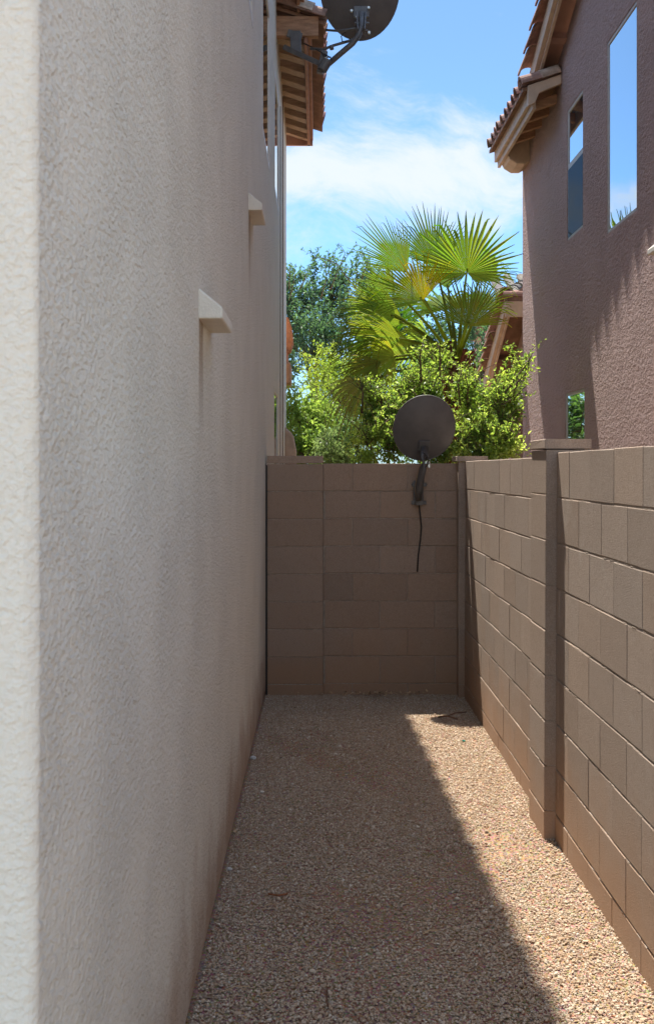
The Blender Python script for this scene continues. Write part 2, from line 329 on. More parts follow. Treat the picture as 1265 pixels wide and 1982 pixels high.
# ------------------------------------------------------------------ house pieces
def wall_sheet(mb, X, sg, y0, y1, z0, z1, holes, rec):
    ys = sorted({y0, y1, *[h[0] for h in holes], *[h[1] for h in holes]}); zs = sorted({z0, z1, *[h[2] for h in holes], *[h[3] for h in holes]})
    for a, b in zip(ys, ys[1:]):
        for c, d in zip(zs, zs[1:]):
            my, mz = (a+b)/2, (c+d)/2
            if any(h[0] < my < h[1] and h[2] < mz < h[3] for h in holes): continue
            q = [(X, a, c), (X, b, c), (X, b, d), (X, a, d)]
            mb.add(q, [(0, 1, 2, 3) if sg > 0 else (3, 2, 1, 0)])
    Xi = X-sg*rec
    for (a, b, c, d) in holes:
        p = [(a, c), (b, c), (b, d), (a, d)]
        for k in range(4):
            (u, v), (s, t) = p[k], p[(k+1) % 4]
            q = [(X, u, v), (X, s, t), (Xi, s, t), (Xi, u, v)]
            mb.add(q, [(3, 2, 1, 0) if sg > 0 else (0, 1, 2, 3)])
def window(parent, X, sg, y0, y1, z0, z1, rec, pane_mat, frame_mat, rail=None, low_mat=None, w=0.035, t=0.012, name='window'):
    Xp = X-sg*rec
    f = MB(); xa, xb = sorted((Xp-sg*0.03, Xp+sg*t))
    f.box(xa, xb, y0, y0+w, z0, z1); f.box(xa, xb, y1-w, y1, z0, z1)
    f.box(xa, xb, y0+w, y1-w, z0, z0+w); f.box(xa, xb, y0+w, y1-w, z1-w, z1)
    if rail: f.box(xa+0.002, xb-0.002, y0+w, y1-w, rail-0.03, rail+0.03)
    fo = f.build(name, frame_mat, parent, bevel=0.003)
    xa, xb = sorted((Xp-sg*0.004, Xp+sg*0.004))
    def pane(nm, za, zb, mt, dx=0.0):
        p = MB(); p.box(xa+dx, xb+dx, y0+w-0.004, y1-w+0.004, za, zb); p.build(nm, mt, fo)
    if rail: pane('pane', rail+0.026, z1-w+0.004, pane_mat); pane('pane', z0+w-0.004, rail-0.026, low_mat or pane_mat, sg*0.010)
    else: pane('pane', z0+w-0.004, z1-w+0.004, pane_mat)
    return fo
def vent_hood(parent, X, sg, y0, z0, L_=0.45, dp=0.077, h=0.108, lip=0.037):
    b = MB(); xo = X+sg*dp; xi = X-sg*0.01
    poly = [(xi, z0), (xo, z0), (xo, z0+lip), (xi, z0+h)]
    b.prism(poly, 1, y0, y0+L_)
    return b.build('vent_hood', M_TRIM, parent, bevel=0.006)
def roof_tint(): 
    k = random.uniform(0.72, 1.25); return (k*random.uniform(.95, 1.05), k*random.uniform(.92, 1.04), k*random.uniform(.9, 1.08))
def eave(roof, Xt, sg, y0, y1, z, slope, run, fascia_mat, wood, rafter, Xw, sp=0.245, courses=4, soffit_mat=None, raf_w=0.085, fin=0.065):
    """Barrel-tiled eave along y; Xt = tile tips, the roof rises away from the alley (towards -sg)."""
    d = Vector((-sg, 0, slope)).normalized(); up = Vector((sg*slope, 0, 1)).normalized()
    t = MB(); n = int(round((y1-y0)/sp)); sp = (y1-y0)/n
    base = Vector((Xt, 0, z))
    for i in range(n):
        y = y0+sp*(i+0.5)
        for c_ in range(courses):
            p0 = base+d*(0.36*c_+random.uniform(-.012, .012))+up*(0.012+0.012*(c_ > 0)); p1 = p0+d*0.42-up*0.012
            p0.y = y+random.uniform(-.006, .006); p1.y = y+random.uniform(-.006, .006)
            t.shell(p0, p1, 0.088, 0.078, up, 0.018, 9, roof_tint())
        if i < n-1:                                            # pan tiles between the barrels
            p0 = base+d*0.02+up*0.035; p0.y = y+sp/2; p1 = p0+d*0.36*courses
            t.shell(p0, p1, 0.07, 0.07, -up, 0.012, 7, roof_tint())
    t.build('eave_tiles', M_TILE, roof, smooth=False)
    s = MB()                                                   # roof deck under the tiles
    a = base-up*0.015; b = base+d*run-up*0.015
    for dz_, in ((0,),):
        s.add([(p.x, y, p.z-q) for p in (a, b) for y in (y0+.01, y1-.01) for q in (0, 0.035)],
              [(0,1,3,2), (4,6,7,5), (0,4,5,1), (2,3,7,6), (0,2,6,4), (1,5,7,3)])
    s.build('roof_deck', M_DECK, roof)
    f = MB(); zb = z-0.055
    xa, xb = sorted((Xt-sg*fin, Xt-sg*(fin+0.035))); f.box(xa, xb, y0+.012, y1-.012, zb-0.10, zb+0.035)
    xa, xb = sorted((Xt-sg*(fin+0.037), Xt-sg*(fin+0.07))); f.box(xa, xb, y0+.015, y1-.015, zb-0.165, zb-0.02)
    f.build('fascia', fascia_mat, roof, bevel=0.004)
    k = 0; y = y0+0.22
    while y < y1-0.1:                                          # rafter tails
        r_ = MB(); xa = Xt-sg*(fin+0.071); xb = Xw-sg*0.05; s_ = slope
        poly = [(xa, zb-0.12), (xa, zb-0.03), (xb, zb-0.03+abs(xb-xa)*s_), (xb, zb-0.12+abs(xb-xa)*s_)]
        r_.prism(poly, 1, y, y+raf_w); r_.build('rafter', rafter, roof, bevel=0.004); y += 0.42; k += 1
    return d, up
def rake(roof, X, sg, pa, pb, fascia_mat, soffit_mat, Xw, tip=0.36):
    """Sloping gable edge in the plane x = X, from low point pa = (y, z) to ridge pb; barrels run up the slope."""
    A = Vector((X, pa[0], pa[1])); B = Vector((X, pb[0], pb[1])); d = (B-A).normalized(); Ln = (B-A).length
    up = Vector((1, 0, 0)).cross(d); up = up if up.z > 0 else -up
    t = MB(); k = 0
    while k*tip < Ln-0.1:
        p0 = A+d*(k*tip)+up*0.050-Vector((sg*0.005, 0, 0)); p1 = p0+d*(tip+0.06)-up*0.025
        t.shell(p0, p1, 0.115, 0.088, up, 0.018, 10, roof_tint())
        q0 = p0-Vector((sg*0.23, 0, -0.0)); q1 = p1-Vector((sg*0.23, 0, 0))
        t.shell(q0, q1, 0.095, 0.082, up, 0.018, 8, roof_tint()); k += 1
    t.build('rake_tiles', M_TILE, roof)
    f = MB()
    def slab(x0, x1, o0, o1):
        f.add([(x, *(P+up*o)[1:]) for x in (x0, x1) for P in (A, B) for o in (o0, o1)],
              [(0,1,3,2), (4,6,7,5), (0,4,5,1), (2,3,7,6), (0,2,6,4), (1,5,7,3)])
    xa, xb = sorted((X, X-sg*0.04)); slab(xa, xb, -0.135, 0.03)
    xa, xb = sorted((X-sg*0.041, X-sg*0.07)); slab(xa, xb, -0.17, -0.01)
    f.build('rake_board', fascia_mat, roof, bevel=0.003)
    f = MB(); xa, xb = sorted((X-sg*0.071, Xw-sg*0.03)); slab(xa, xb, -0.06, -0.02); f.build('soffit', soffit_mat, roof)
    f = MB(); k = 0.75
    while k < Ln-0.2:                                          # outlookers under the soffit
        P = A+d*k; xa, xb = sorted((X-sg*0.07, Xw-sg*0.02))
        f = MB(); f.add([(x, *(P+d*e_+up*o)[1:]) for x in (xa, xb) for e_ in (0, 0.09) for o in (-0.125, -0.061)],
              [(0,1,3,2), (4,6,7,5), (0,4,5,1), (2,3,7,6), (0,2,6,4), (1,5,7,3)]); f.build('outlooker', soffit_mat, roof); k += 1.15
def gable_deck(roof, x0, x1, ya, yr, yb, za, zr, zb, mat):
    s = MB(); s.prism([(ya, za), (yr, zr), (yb, zb), (yb, zb-0.05), (yr, zr-0.05), (ya, za-0.05)], 0, x0, x1); return s.build('tile_field', mat, roof)

# ------------------------------------------------------------------ house on the left
XL = -0.39; YN, YF = 1.73, 15.2; ZE = 5.83
HL = empty('stucco_house', (XL-3, 8, 0), 'two storey house with smooth pale cream stucco wall filling the left side', 'house')
holesL = [(6.35, 7.43, 4.28, 5.35), (8.75, 9.98, 4.03, 5.30), (11.15, 12.25, 4.15, 5.25), (11.0, 12.05, 1.05, 2.40)]
cr = 0.022
w = MB(); wall_sheet(w, XL, 1, YN+cr, YF, 0.045, ZE, holesL, 0.04)
w.add([(XL, YN+cr, ZE), (XL, 11.8, ZE), (XL, 11.8, 5.95), (XL, 6.6, 7.6), (XL, YN+cr, ZE+0.1)], [(0, 1, 2, 3, 4)])
fw = MB(); fw.add([(XL-cr, YN, 0.045), (XL-cr, YN, ZE), (XL-9, YN, ZE), (XL-9, YN, 0.045)], [(0, 1, 2, 3)])
zs_ = np.linspace(0.045, ZE, 60); vs_ = []                       # hand-rounded stucco corner
for z_ in zs_:
    jx, jy = (0.0016*math.sin(z_*7.3)+random.gauss(0, .0006)), (0.0014*math.sin(z_*5.1+1)+random.gauss(0, .0006))
    for k in range(7):
        a_ = math.pi/2*k/6; f_ = math.sin(math.pi*k/6); vs_.append((XL-cr+cr*math.cos(a_)+jx*f_, YN+cr-cr*math.sin(a_)+jy*f_, z_))
fw.add(vs_, [(i*7+k, (i+1)*7+k, (i+1)*7+k+1, i*7+k+1) for i in range(59) for k in range(6)]); fw.build('wall', M_STUCCO_F, HL)
w.add([(XL, YF, 0.045), (XL, YF, ZE), (XL-9, YF, ZE), (XL-9, YF, 0.045)], [(3, 2, 1, 0)])
w.add([(XL-9, YN, 0), (XL-9, YN, ZE), (XL-9, YF, ZE), (XL-9, YF, 0)], [(0, 1, 2, 3)])
w.build('wall', M_STUCCO_L, HL)
f = MB(); f.box(XL-9, XL-0.016, YN+0.016, YF-0.016, -0.05, 0.046); f.build('footing', plain('concrete_footing', (0.33, 0.22, 0.16), 0.95, 0.1, 0, 0.3, 20, 0.006, 60), HL)
for h_ in holesL[:3]: window(HL, XL, 1, *h_, 0.010, M_GLASS_L, M_FRAMEW, None, None, 0.05)
window(HL, XL, 1, *holesL[3], 0.010, M_GLASS_L, M_FRAMEW, None, None, 0.045)
vent_hood(HL, XL, 1, 4.09, 2.162); vent_hood(HL, XL, 1, 7.0, 3.118)
c_ = MB(); c_.tube([(XL+0.006, 13.55+0.02*math.sin(z*2.1), z) for z in np.linspace(1.2, 5.7, 22)], 0.005, 6); c_.build('conduit', plain('rusty_conduit', (0.20, 0.11, 0.075), 0.7, 0.3, 0, 0.3), HL)
c_ = MB(); c_.tube([(XL+0.005, 12.7+0.014*math.sin(z*1.3+2), z) for z in np.linspace(1.0, 5.35, 22)], 0.0035, 6); c_.build('wall_cable', plain('brown_wall_cable', (0.16, 0.12, 0.10), 0.7), HL)
b_ = MB(); b_.prism([(XL-0.01, 0.0), (XL+0.14, 0.0), (XL+0.13, 1.88), (XL+0.09, 2.08), (XL-0.01, 2.17)], 1, 14.5, 15.19); b_.build('buttress', plain('pink_stucco_buttress', (0.47, 0.335, 0.27), 0.9, 0.2, 0, 0.15, 5, 0.004, 80), HL, bevel=0.02)
RL = empty('roof', (0, 0, 0)); RL.parent = HL
RL.location = (-HL.location.x, -HL.location.y, 0)
eave(RL, 0.055, 1, 11.66, 15.4, ZE+0.03, 0.32, 3.6, plain('red_brown_fascia', (0.33, 0.175, 0.12), 0.7, 0.3, 0, 0.2, 5, 0.002, 60), M_WOOD, M_WOODL, XL, raf_w=0.17, fin=0.12)
pl = MB(); pl.box(XL-0.05, -0.07, 15.34, 15.39, ZE-0.19, ZE+0.02); pl.build('end_board', plain('red_brown_board', (0.30, 0.155, 0.105), 0.7, 0.3, 0, 0.2, 5, 0.002, 60), RL)
t_ = MB(); t_.shell((0.06, 11.68, ZE+0.03), (XL-0.02, 11.68, ZE+0.17), 0.10, 0.10, (0, 0, 1), 0.03, 10); t_.build('end_tile', M_TILE, RL)
t_ = MB(); t_.shell((-0.06, 11.675, ZE+0.08), (-0.2, 11.675, ZE+0.126), 0.106, 0.106, (0, 0, 1), 0.03, 10); t_.build('end_tile', M_MORTAR, RL)
rake(RL, -0.13, 1, (11.8, 6.06), (6.6, 7.72), M_WOOD, M_WOOD, XL); rake(RL, -0.13, 1, (1.4, 6.06), (6.6, 7.72), M_WOOD, M_WOOD, XL)
gable_deck(RL, XL-9, -0.16, 1.4, 6.6, 11.8, 6.08, 7.73, 6.08, M_TILE)
pl = MB(); pl.box(XL-0.1, 0.0, 11.64, 11.74, ZE-0.13, ZE+0.05); pl.build('end_board', M_WOOD, RL)
# lower tiled roof at the back corner of the left house
lr = MB(); lr.box(XL-2, -0.345, 15.5, 16.3, 2.72, 3.0); lr.build('porch_fascia', plain('orange_porch_fascia', (0.40, 0.205, 0.12), 0.75, 0.2, 0, 0.15), RL, bevel=0.03)
lr = MB(); lr.box(XL-2, -0.39, 15.45, 16.3, 3.001, 3.16); lr.prism([(-0.40, 3.12), (-0.345, 3.16), (-0.315, 3.26), (-0.33, 3.42), (-0.37, 3.54), (-0.45, 3.58), (-0.6, 3.56), (-0.6, 3.12)], 1, 15.5, 16.0)
lr.build('porch_tiles', M_TERRA, RL)

# ------------------------------------------------------------------ house on the right
XR = 2.38; YR0, YR1 = 2.5, 14.62
HR = empty('stucco_house', (XR+4, 9, 0), 'two storey house with rough mauve brown stucco and mirrored windows beyond the right block wall', 'house')
yb0, yb1 = onX(1231, XR), onX(1173, XR); ys0, ys1 = onX(1127, XR), onX(1096.5, XR); yl0, yl1 = onX(1130, XR), onX(1093, XR)
holesR = [(yb0, yb1, EYE+454/F*yb1, EYE+824/F*yb1), (ys0, ys1, EYE+441/F*ys1, EYE+693/F*ys1), (yl0, yl1, 1.0, EYE+146/F*yl1)]
w = MB(); wall_sheet(w, XR, -1, YR0, YR1, 0.0, 5.42, holesR, 0.05)
w.add([(XR, YR0, 5.42), (XR, 12.9, 5.42), (XR, 12.9, 5.56), (XR, 8.0, 7.18), (XR, YR0, 5.42)], [(4, 3, 2, 1, 0)])
w.add([(XR, YR1, 0), (XR, YR1, 5.42), (XR+9, YR1, 5.42), (XR+9, YR1, 0)], [(0, 1, 2, 3)])
w.add([(XR, YR0, 0), (XR, YR0, 5.42), (XR+9, YR0, 5.42), (XR+9, YR0, 0)], [(3, 2, 1, 0)])
w.build('wall', M_STUCCO_R, HR)
window(HR, XR, -1, *holesR[0], 0.018, M_GLASS, M_FRAME, None, None, 0.028)
window(HR, XR, -1, *holesR[1], 0.018, M_GLASS, M_FRAME, EYE+600/F*ys1*0.97, M_SCREEN, 0.03)
window(HR, XR, -1, *holesR[2], 0.018, M_GLASS, M_FRAME, None, None, 0.028)
vent_hood(HR, XR, -1, 8.34, EYE+413/F*8.8)
RR = empty('roof', (0, 0, 0)); RR.parent = HR; RR.location = (-HR.location.x, -HR.location.y, 0)
eave(RR, 2.0, -1, 12.3, 14.74, 5.43, 0.32, 3.6, M_FASCIA, M_WOOD, M_WOOD, XR)
t_ = MB(); t_.shell((1.99, 12.33, 5.44), (2.19, 12.33, 5.50), 0.095, 0.09, (0, 0, 1), 0.03, 10, (0.9, 0.85, 0.85)); t_.build('end_tile', M_TILE, RR)
t_ = MB(); t_.shell((2.185, 12.335, 5.495), (2.37, 12.335, 5.555), 0.10, 0.10, (0, 0, 1), 0.04, 10, (0.75, 0.65, 0.58)); t_.build('end_tile', M_MORTAR, RR)
pl = MB(); pl.prism([(2.05, 5.23), (2.05, 5.43), (2.377, 5.54), (2.377, 5.45), (2.16, 5.36), (2.12, 5.26)], 1, 12.27, 12.325); pl.build('end_board', M_FASCIA, RR, bevel=0.004)
rake(RR, 2.15, -1, (12.85, 5.66), (8.0, 7.26), M_FASCIA, M_SOFFIT, XR); rake(RR, 2.15, -1, (3.0, 5.61), (8.0, 7.26), M_FASCIA, M_WOOD, XR)
gable_deck(RR, 2.18, XR+9, 3.0, 8.0, 12.85, 5.62, 7.27, 5.67, M_TILE)
cb = MB(); cb.prism([(XR+0.02, 5.42), (2.12, 5.42), (2.12, 5.25), (2.16, 5.17), (2.24, 5.12), (2.33, 5.12), (XR+0.02, 5.16)], 1, 14.15, 14.615); cb.build('corbel', M_FASCIA, RR, bevel=0.012)
# single storey wing behind the right house
rake(RR, 2.22, -1, (16.9, 2.86), (14.95, 3.70), M_FASCIA, M_DECK, 2.52)
t_ = MB(); t_.shell((2.19, 14.93, 3.72), (2.55, 14.93, 3.72), 0.085, 0.085, (0, 0, 1), 0.03, 10, (1.1, 1.0, 1.0)); t_.build('ridge_tile', M_TILE, RR)
s = MB(); s.prism([(14.9, 3.72), (16.9, 2.86), (16.9, 2.80), (14.9, 3.66)], 0, 2.25, XR+8); s.build('tile_field', M_TILE, RR)
s = MB(); s.box(2.22, 2.56, 14.86, 14.92, 3.48, 3.66); s.build('end_board', M_FASCIA, RR)
s = MB(); s.prism([(14.63, 2.52), (14.63, 3.60), (14.95, 3.60), (16.55, 2.93), (16.55, 2.52)], 0, 2.52, 2.66); s.box(2.52, XR+8, 16.4, 16.54, 2.52, 2.9); s.build('wing_wall', M_STUCCO_R, HR)
s = MB(); s.box(2.47, 2.515, 14.64, 16.6, 2.46, 2.6); s.build('wing_beam', M_TRIM, HR, bevel=0.006)
s = MB(); s.box(3.6, 3.7, 14.64, 18.5, 0, 2.9); s.build('porch_wall', M_STUCCO_R, HR)
s = MB(); s.box(2.5, 2.68, 16.3, 16.5, 0, 2.45); s.build('porch_post', M_STUCCO_R, HR)

# far house seen past the palm
FH = empty('stucco_house', (8.5, 36, 0), 'distant house with a grey tiled hip roof glimpsed behind the palm', 'house')
s = MB(); s.box(5.2, 14, 32.5, 42, 0, 6.0); s.build('wall', M_STUCCO_R, FH)
s = MB()
A = [(4.65, 32, 6.0), (14.5, 32, 6.0), (14.5, 42.5, 6.0), (4.65, 42.5, 6.0), (6.1, 35, 7.0), (13, 35, 7.0), (13, 39, 7.0), (6.1, 39, 7.0)]
s.add(A, [(0, 1, 5, 4), (1, 2, 6, 5), (2, 3, 7, 6), (3, 0, 4, 7), (4, 5, 6, 7), (3, 2, 1, 0)])
for i in range(26):
    a = Vector((4.7+i*0.38, 31.95, 6.03)); s.shell(a, a+Vector((0.15 if i < 4 else 0, 2.9, 0.97)), 0.13, 0.12, (0, -0.3, 1), 0.03, 6, roof_tint())
for k in range(9):
    p = Vector(A[0]).lerp(Vector(A[4]), k/9); q = Vector(A[0]).lerp(Vector(A[4]), (k+1.15)/9); s.shell(p+Vector((0, 0, .05)), q+Vector((0, 0, .02)), 0.16, 0.13, (0, 0, 1), 0.03, 7, roof_tint())
s.build('roof', M_TILEG, FH)

# ------------------------------------------------------------------ block walls
BT = [1.0, 0.95, 0.90]
def blk_tint():
    k = random.gauss(1, 0.045); h_ = random.uniform(-0.025, 0.025); return (k*(1+h_)*BT[0], k*BT[1], k*(1-h_)*BT[2])
CH = 0.2032; J = 0.0056
def block(mb, f, u0, u1, z0, z1, depth, out, tilt=0.0004):
    """One block; f(u, d, z) maps along / into / up.  Arrises are chipped by a small chamfer, faces lean a hair."""
    c = 0.003; t = [out+random.uniform(-tilt, tilt) for _ in range(4)]; ins = [(u0, z0), (u1, z0), (u1, z1), (u0, z1)]
    cu, cz = (u0+u1)/2, (z0+z1)/2; vs = []
    for k, (u, z) in enumerate(ins):
        su, sz = (1 if u < cu else -1), (1 if z < cz else -1)
        vs.append(f(u+su*c*random.uniform(.7, 1.6), -t[k], z+sz*c*random.uniform(.7, 1.8)))
    for k, (u, z) in enumerate(ins): vs.append(f(u, -t[k]+c, z))
    for k, (u, z) in enumerate(ins): vs.append(f(u, depth, z))
    fs = [(0, 1, 2, 3)]+[(k, 4+k, 4+(k+1) % 4, (k+1) % 4) for k in range(4)]+[(4+k, 8+k, 8+(k+1) % 4, 4+(k+1) % 4) for k in range(4)]+[(11, 10, 9, 8)]
    mb.add(vs, fs, blk_tint())
def panel(parent, f, u0, u1, top, thick, off, rows=9, L_=0.4064, name='panel', stack=False, jdepth=0.003, batter=0.0):
    b = MB(); j = MB()
    for r in range(rows):
        z1 = top-CH*r-(J/2 if r else 0); z0 = top-CH*(r+1)+J/2
        if z1 < -0.1: break
        o_ = u0 if stack else u0-((off+(L_/2 if r % 2 else 0)) % L_)
        while o_ < u1-0.004:
            a, e_ = max(o_, u0), min(o_+L_, u1)
            if e_-a > 0.012:
                block(b, f, a+(J/2 if a > u0+1e-6 else 0)*random.uniform(.3, 1.1), e_-(J/2 if e_ < u1-1e-6 else 0)*random.uniform(.3, 1.1), z0+random.uniform(-.0008, .0015), z1+random.uniform(-.0015, .0008), thick, random.gauss(0.0, 0.0006)+batter*r)
            o_ += L_
    vs = [f(u, d, z) for u in (u0+0.004, u1-0.004) for d in (jdepth, thick-0.01) for z in (-0.05, top-0.004)]
    j.add(vs, [(0,1,3,2), (4,6,7,5), (0,4,5,1), (2,3,7,6), (0,2,6,4), (1,5,7,3)])
    for r in range(1, rows):                                 # ragged mortar squeezed out of the bed joints
        z = top-CH*r; u = u0+random.uniform(0, .2)
        if z < 0.02: break
        while u < u1-0.06:
            ln = random.uniform(0.04, 0.35); e2 = min(u+ln, u1-0.01); n_ = max(2, int((e2-u)/0.018)); vs = []
            for k in range(n_+1):
                uu = u+(e2-u)*k/n_; h_ = random.uniform(0.0004, 0.0018); pr = random.uniform(-0.004, 0.0006)+batter*r
                vs += [f(uu, 0.008, z-J/2-h_), f(uu, -pr, z-J/2-h_*0.6), f(uu, -pr*0.7, z-J/2+h_*0.5), f(uu, 0.008, z-J/2+h_)]
            j.add(vs, [(4*k+q, 4*k+4+q, 4*k+5+q, 4*k+1+q) for k in range(n_) for q in range(3)])
            u = e2+random.uniform(0.0, 0.30)
    po = b.build(name, M_BLOCK, parent); j.build('mortar', M_JOINT, po); return po
# end wall across the alley
YE = 9.25
EW = empty('block_wall', (0.35, YE+0.07, 0), 'low shaded tan block wall closing the far end of the alley', 'wall')
fE = lambda u, d, z: (u, YE+d, z)
fP = lambda u, d, z: (u, YE-0.022+d, z)
panel(EW, fE, 0.035, 1.072, 1.712, 0.15, 0.4064-0.215, jdepth=0.007)
panel(EW, fP, -0.376, 0.034, 1.708, 0.2, 0.0, 9, 0.41, 'pilaster', True, jdepth=0.006)
c_ = MB(); c_.box(-0.35, 1.07, YE+0.03, YE+0.12, -0.05, 1.695); c_.build('mortar_core', M_JOINT, EW)
c_ = MB(); c_.box(XL+0.001, -0.377, YE-0.008, YE+0.1, -0.05, 1.70); c_.build('gap_shade_strip', M_CABLE, EW)  # black strip standing in for the shade inside the open gap
c_ = MB(); block(c_, fP, -0.378, 0.036, 1.7125, 1.768, 0.2, 0.002); c_.build('cap', M_BLOCK, EW)
BT[:] = [1.03, 1.07, 1.09]; J = 0.0034
# wall along the right, stepping down towards the corner
RW = empty('block_wall', (1.15, 5, 0), 'long sunlit tan block wall with a pilaster along the right side of the gravel', 'wall')
XW = 1.07
fR = lambda u, d, z: (XW+d, u, z)
fQ = lambda u, d, z: (1.022+d, u, z)
def faced(f): return lambda u, d, z: f(-u, d, z)               # keep outward normals
panel(RW, lambda u, d, z: (XW+d, -u, z), -5.63, -1.2, 1.745, 0.13, 0.13, 10, batter=0.0010)
panel(RW, lambda u, d, z: (XW+d, -u, z), -9.13, -6.03, 1.728, 0.13, 0.31, 10, batter=0.0010)
panel(RW, lambda u, d, z: (1.022+d, -u, z), -6.025, -5.635, 1.758, 0.2, 0.0, 10, 0.39, 'pilaster', True, batter=0.0012)
c_ = MB(); block(c_, lambda u, d, z: (1.019+d, -u, z), -6.028, -5.632, 1.7625, 1.806, 0.207, 0.002); c_.build('cap', M_BLOCK, RW)
panel(RW, lambda u, d, z: (1.018+d, -u, z), -9.245, -9.135, 1.722, 0.2, 0.0, 10, 0.39, 'pilaster', True)
c_ = MB(); block(c_, lambda u, d, z: (1.012+d, -u, z), -9.5, -9.12, 1.7265, 1.765, 0.22, 0.002); c_.build('cap', M_BLOCK, RW)

# ------------------------------------------------------------------ satellite dishes
def dish_surface(mb, c, n, upv, rx, ry, depth, lip=0.012):
    """Offset dish seen from behind: shallow bowl, convex side towards -n."""
    n = Vector(n).normalized(); s_ = n.cross(Vector(upv)).normalized(); u_ = s_.cross(n).normalized(); c = Vector(c)
    K = 48; rings = 10; vs = []; fs = []
    for side, off in ((0, 0.0), (1, 0.006)):
        for i in range(rings+1):
            r = i/rings
            for k in range(K):
                a = 2*math.pi*k/K; vs.append(c+s_*math.cos(a)*rx*r+u_*math.sin(a)*ry*r+n*(depth*(r*r-1)+off))
    m_ = (rings+1)*K
    for sd_ in (0, 1):
        for i in range(rings):
            for k in range(K):
                q = (sd_*m_+i*K+k, sd_*m_+i*K+(k+1) % K, sd_*m_+(i+1)*K+(k+1) % K, sd_*m_+(i+1)*K+k); fs.append(q if sd_ else q[::-1])
    mb.add(vs, fs)
    rim = [c+s_*math.cos(2*math.pi*k/K)*(rx+.001)+u_*math.sin(2*math.pi*k/K)*(ry+.001)+n*0.003 for k in range(K+1)]
    mb.tube(rim, 0.0055, 6, caps=False)
    return n, s_, u_
def bar(mb, a, b, w, h, up=(0, 0, 1)):
    a, b, up = Vector(a), Vector(b), Vector(up); d = (b-a).normalized(); s_ = d.cross(up).normalized(); u_ = s_.cross(d)
    vs = [p+s_*x*w/2+u_*y*h/2 for p in (a, b) for x in (-1, 1) for y in (-1, 1)]
    mb.add(vs, [(0,1,3,2), (4,6,7,5), (0,4,5,1), (2,3,7,6), (0,2,6,4), (1,5,7,3)])
# dish on the end wall
DC = at(820.5, 829, 9.16); D1 = empty('satellite_dish', (0.74, YE, 1.45), 'round dark grey satellite dish on a curved mast bolted to the end block wall', 'satellite dish')
b = MB(); n_, s_, u_ = dish_surface(b, DC+Vector((0, 0, 0)), (-0.10, 1, 0.42), (0, 0, 1), 0.226, 0.252, 0.045); b.build('reflector', M_DISH, D1, smooth=True)
DB = DC-n_*0.045
b = MB(); hb = at(819, 866, 9.0); bp = DC-u_*0.135-n_*0.036
bar(b, bp+u_*0.055-n_*0.008, bp-u_*0.025-n_*0.008, 0.082, 0.02, n_); bar(b, bp-s_*0.022-n_*0.012, bp-s_*0.022-n_*0.012-u_*0.07-n_*0.05, 0.006, 0.05, n_); bar(b, bp+s_*0.022-n_*0.012, bp+s_*0.022-n_*0.012-u_*0.07-n_*0.05, 0.006, 0.05, n_)
b.build('backing_bracket', M_GALV, D1, bevel=0.003)
b = MB(); top = bp-n_*0.035-u_*0.0
b.tube([top, at(820, 885, 9.055), at(818, 905, 9.05), at(814, 925, 9.08), at(811, 945, 9.12), at(809.5, 966, 9.17)], 0.026, 12); b.build('mast', M_GALV, D1, smooth=True)
b = MB(); q = at(831, 900, 9.07); bar(b, at(824, 893, 9.07), q, 0.02, 0.018); b.tube([at(828, 893, 9.06), at(830, 905, 9.06)], 0.014, 8); b.build('clamp', M_BOLT, D1)
b = MB(); b.tube([at(818, 876, 9.02), at(826, 884, 9.02), at(829, 897, 9.03), at(822, 905, 9.03)], 0.004, 6); b.build('lead', M_CABLE, D1)
b = MB(); p = at(810, 938, YE-0.012); bar(b, p+Vector((-0.05, -.006, 0)), p+Vector((0.055, -.006, 0)), 0.014, 0.03); bar(b, at(809, 930, YE-.01), at(809, 975, YE-.01), 0.012, 0.075, (1, 0, 0))
p = at(810, 973, YE-0.012); bar(b, p+Vector((-0.055, -.004, 0)), p+Vector((0.055, -.004, 0)), 0.014, 0.028); bar(b, at(810, 955, YE-.03), at(810, 978, YE-.03), 0.06, 0.05, (1, 0, 0)); b.build('wall_foot', M_GALV, D1, bevel=0.003)
for dx_, py in ((-13, 938), (15, 938), (-13, 974), (13, 974)):
    b = MB(); p = at(810+dx_, py, YE-0.022); b.tube([p, p+Vector((0, 0.02, 0))], 0.007, 6); b.build('bolt', M_GALV, D1)
b = MB(); b.tube([at(810, 975, YE-.03), at(813, 1000, YE-.02), at(815, 1020, YE-.014), at(813, 1045, YE-.012), at(809, 1075, YE-.012), at(807, 1107, YE-.016)], 0.0055, 6); b.build('cable', M_CABLE, D1, smooth=True)
b = MB(); b.tube([at(812, 905, 9.06), at(806, 925, 9.1), at(803, 945, 9.17), at(804, 968, 9.2)], 0.004, 6); b.build('lead', plain('tan_lead', (0.35, 0.27, 0.18), 0.6), D1)

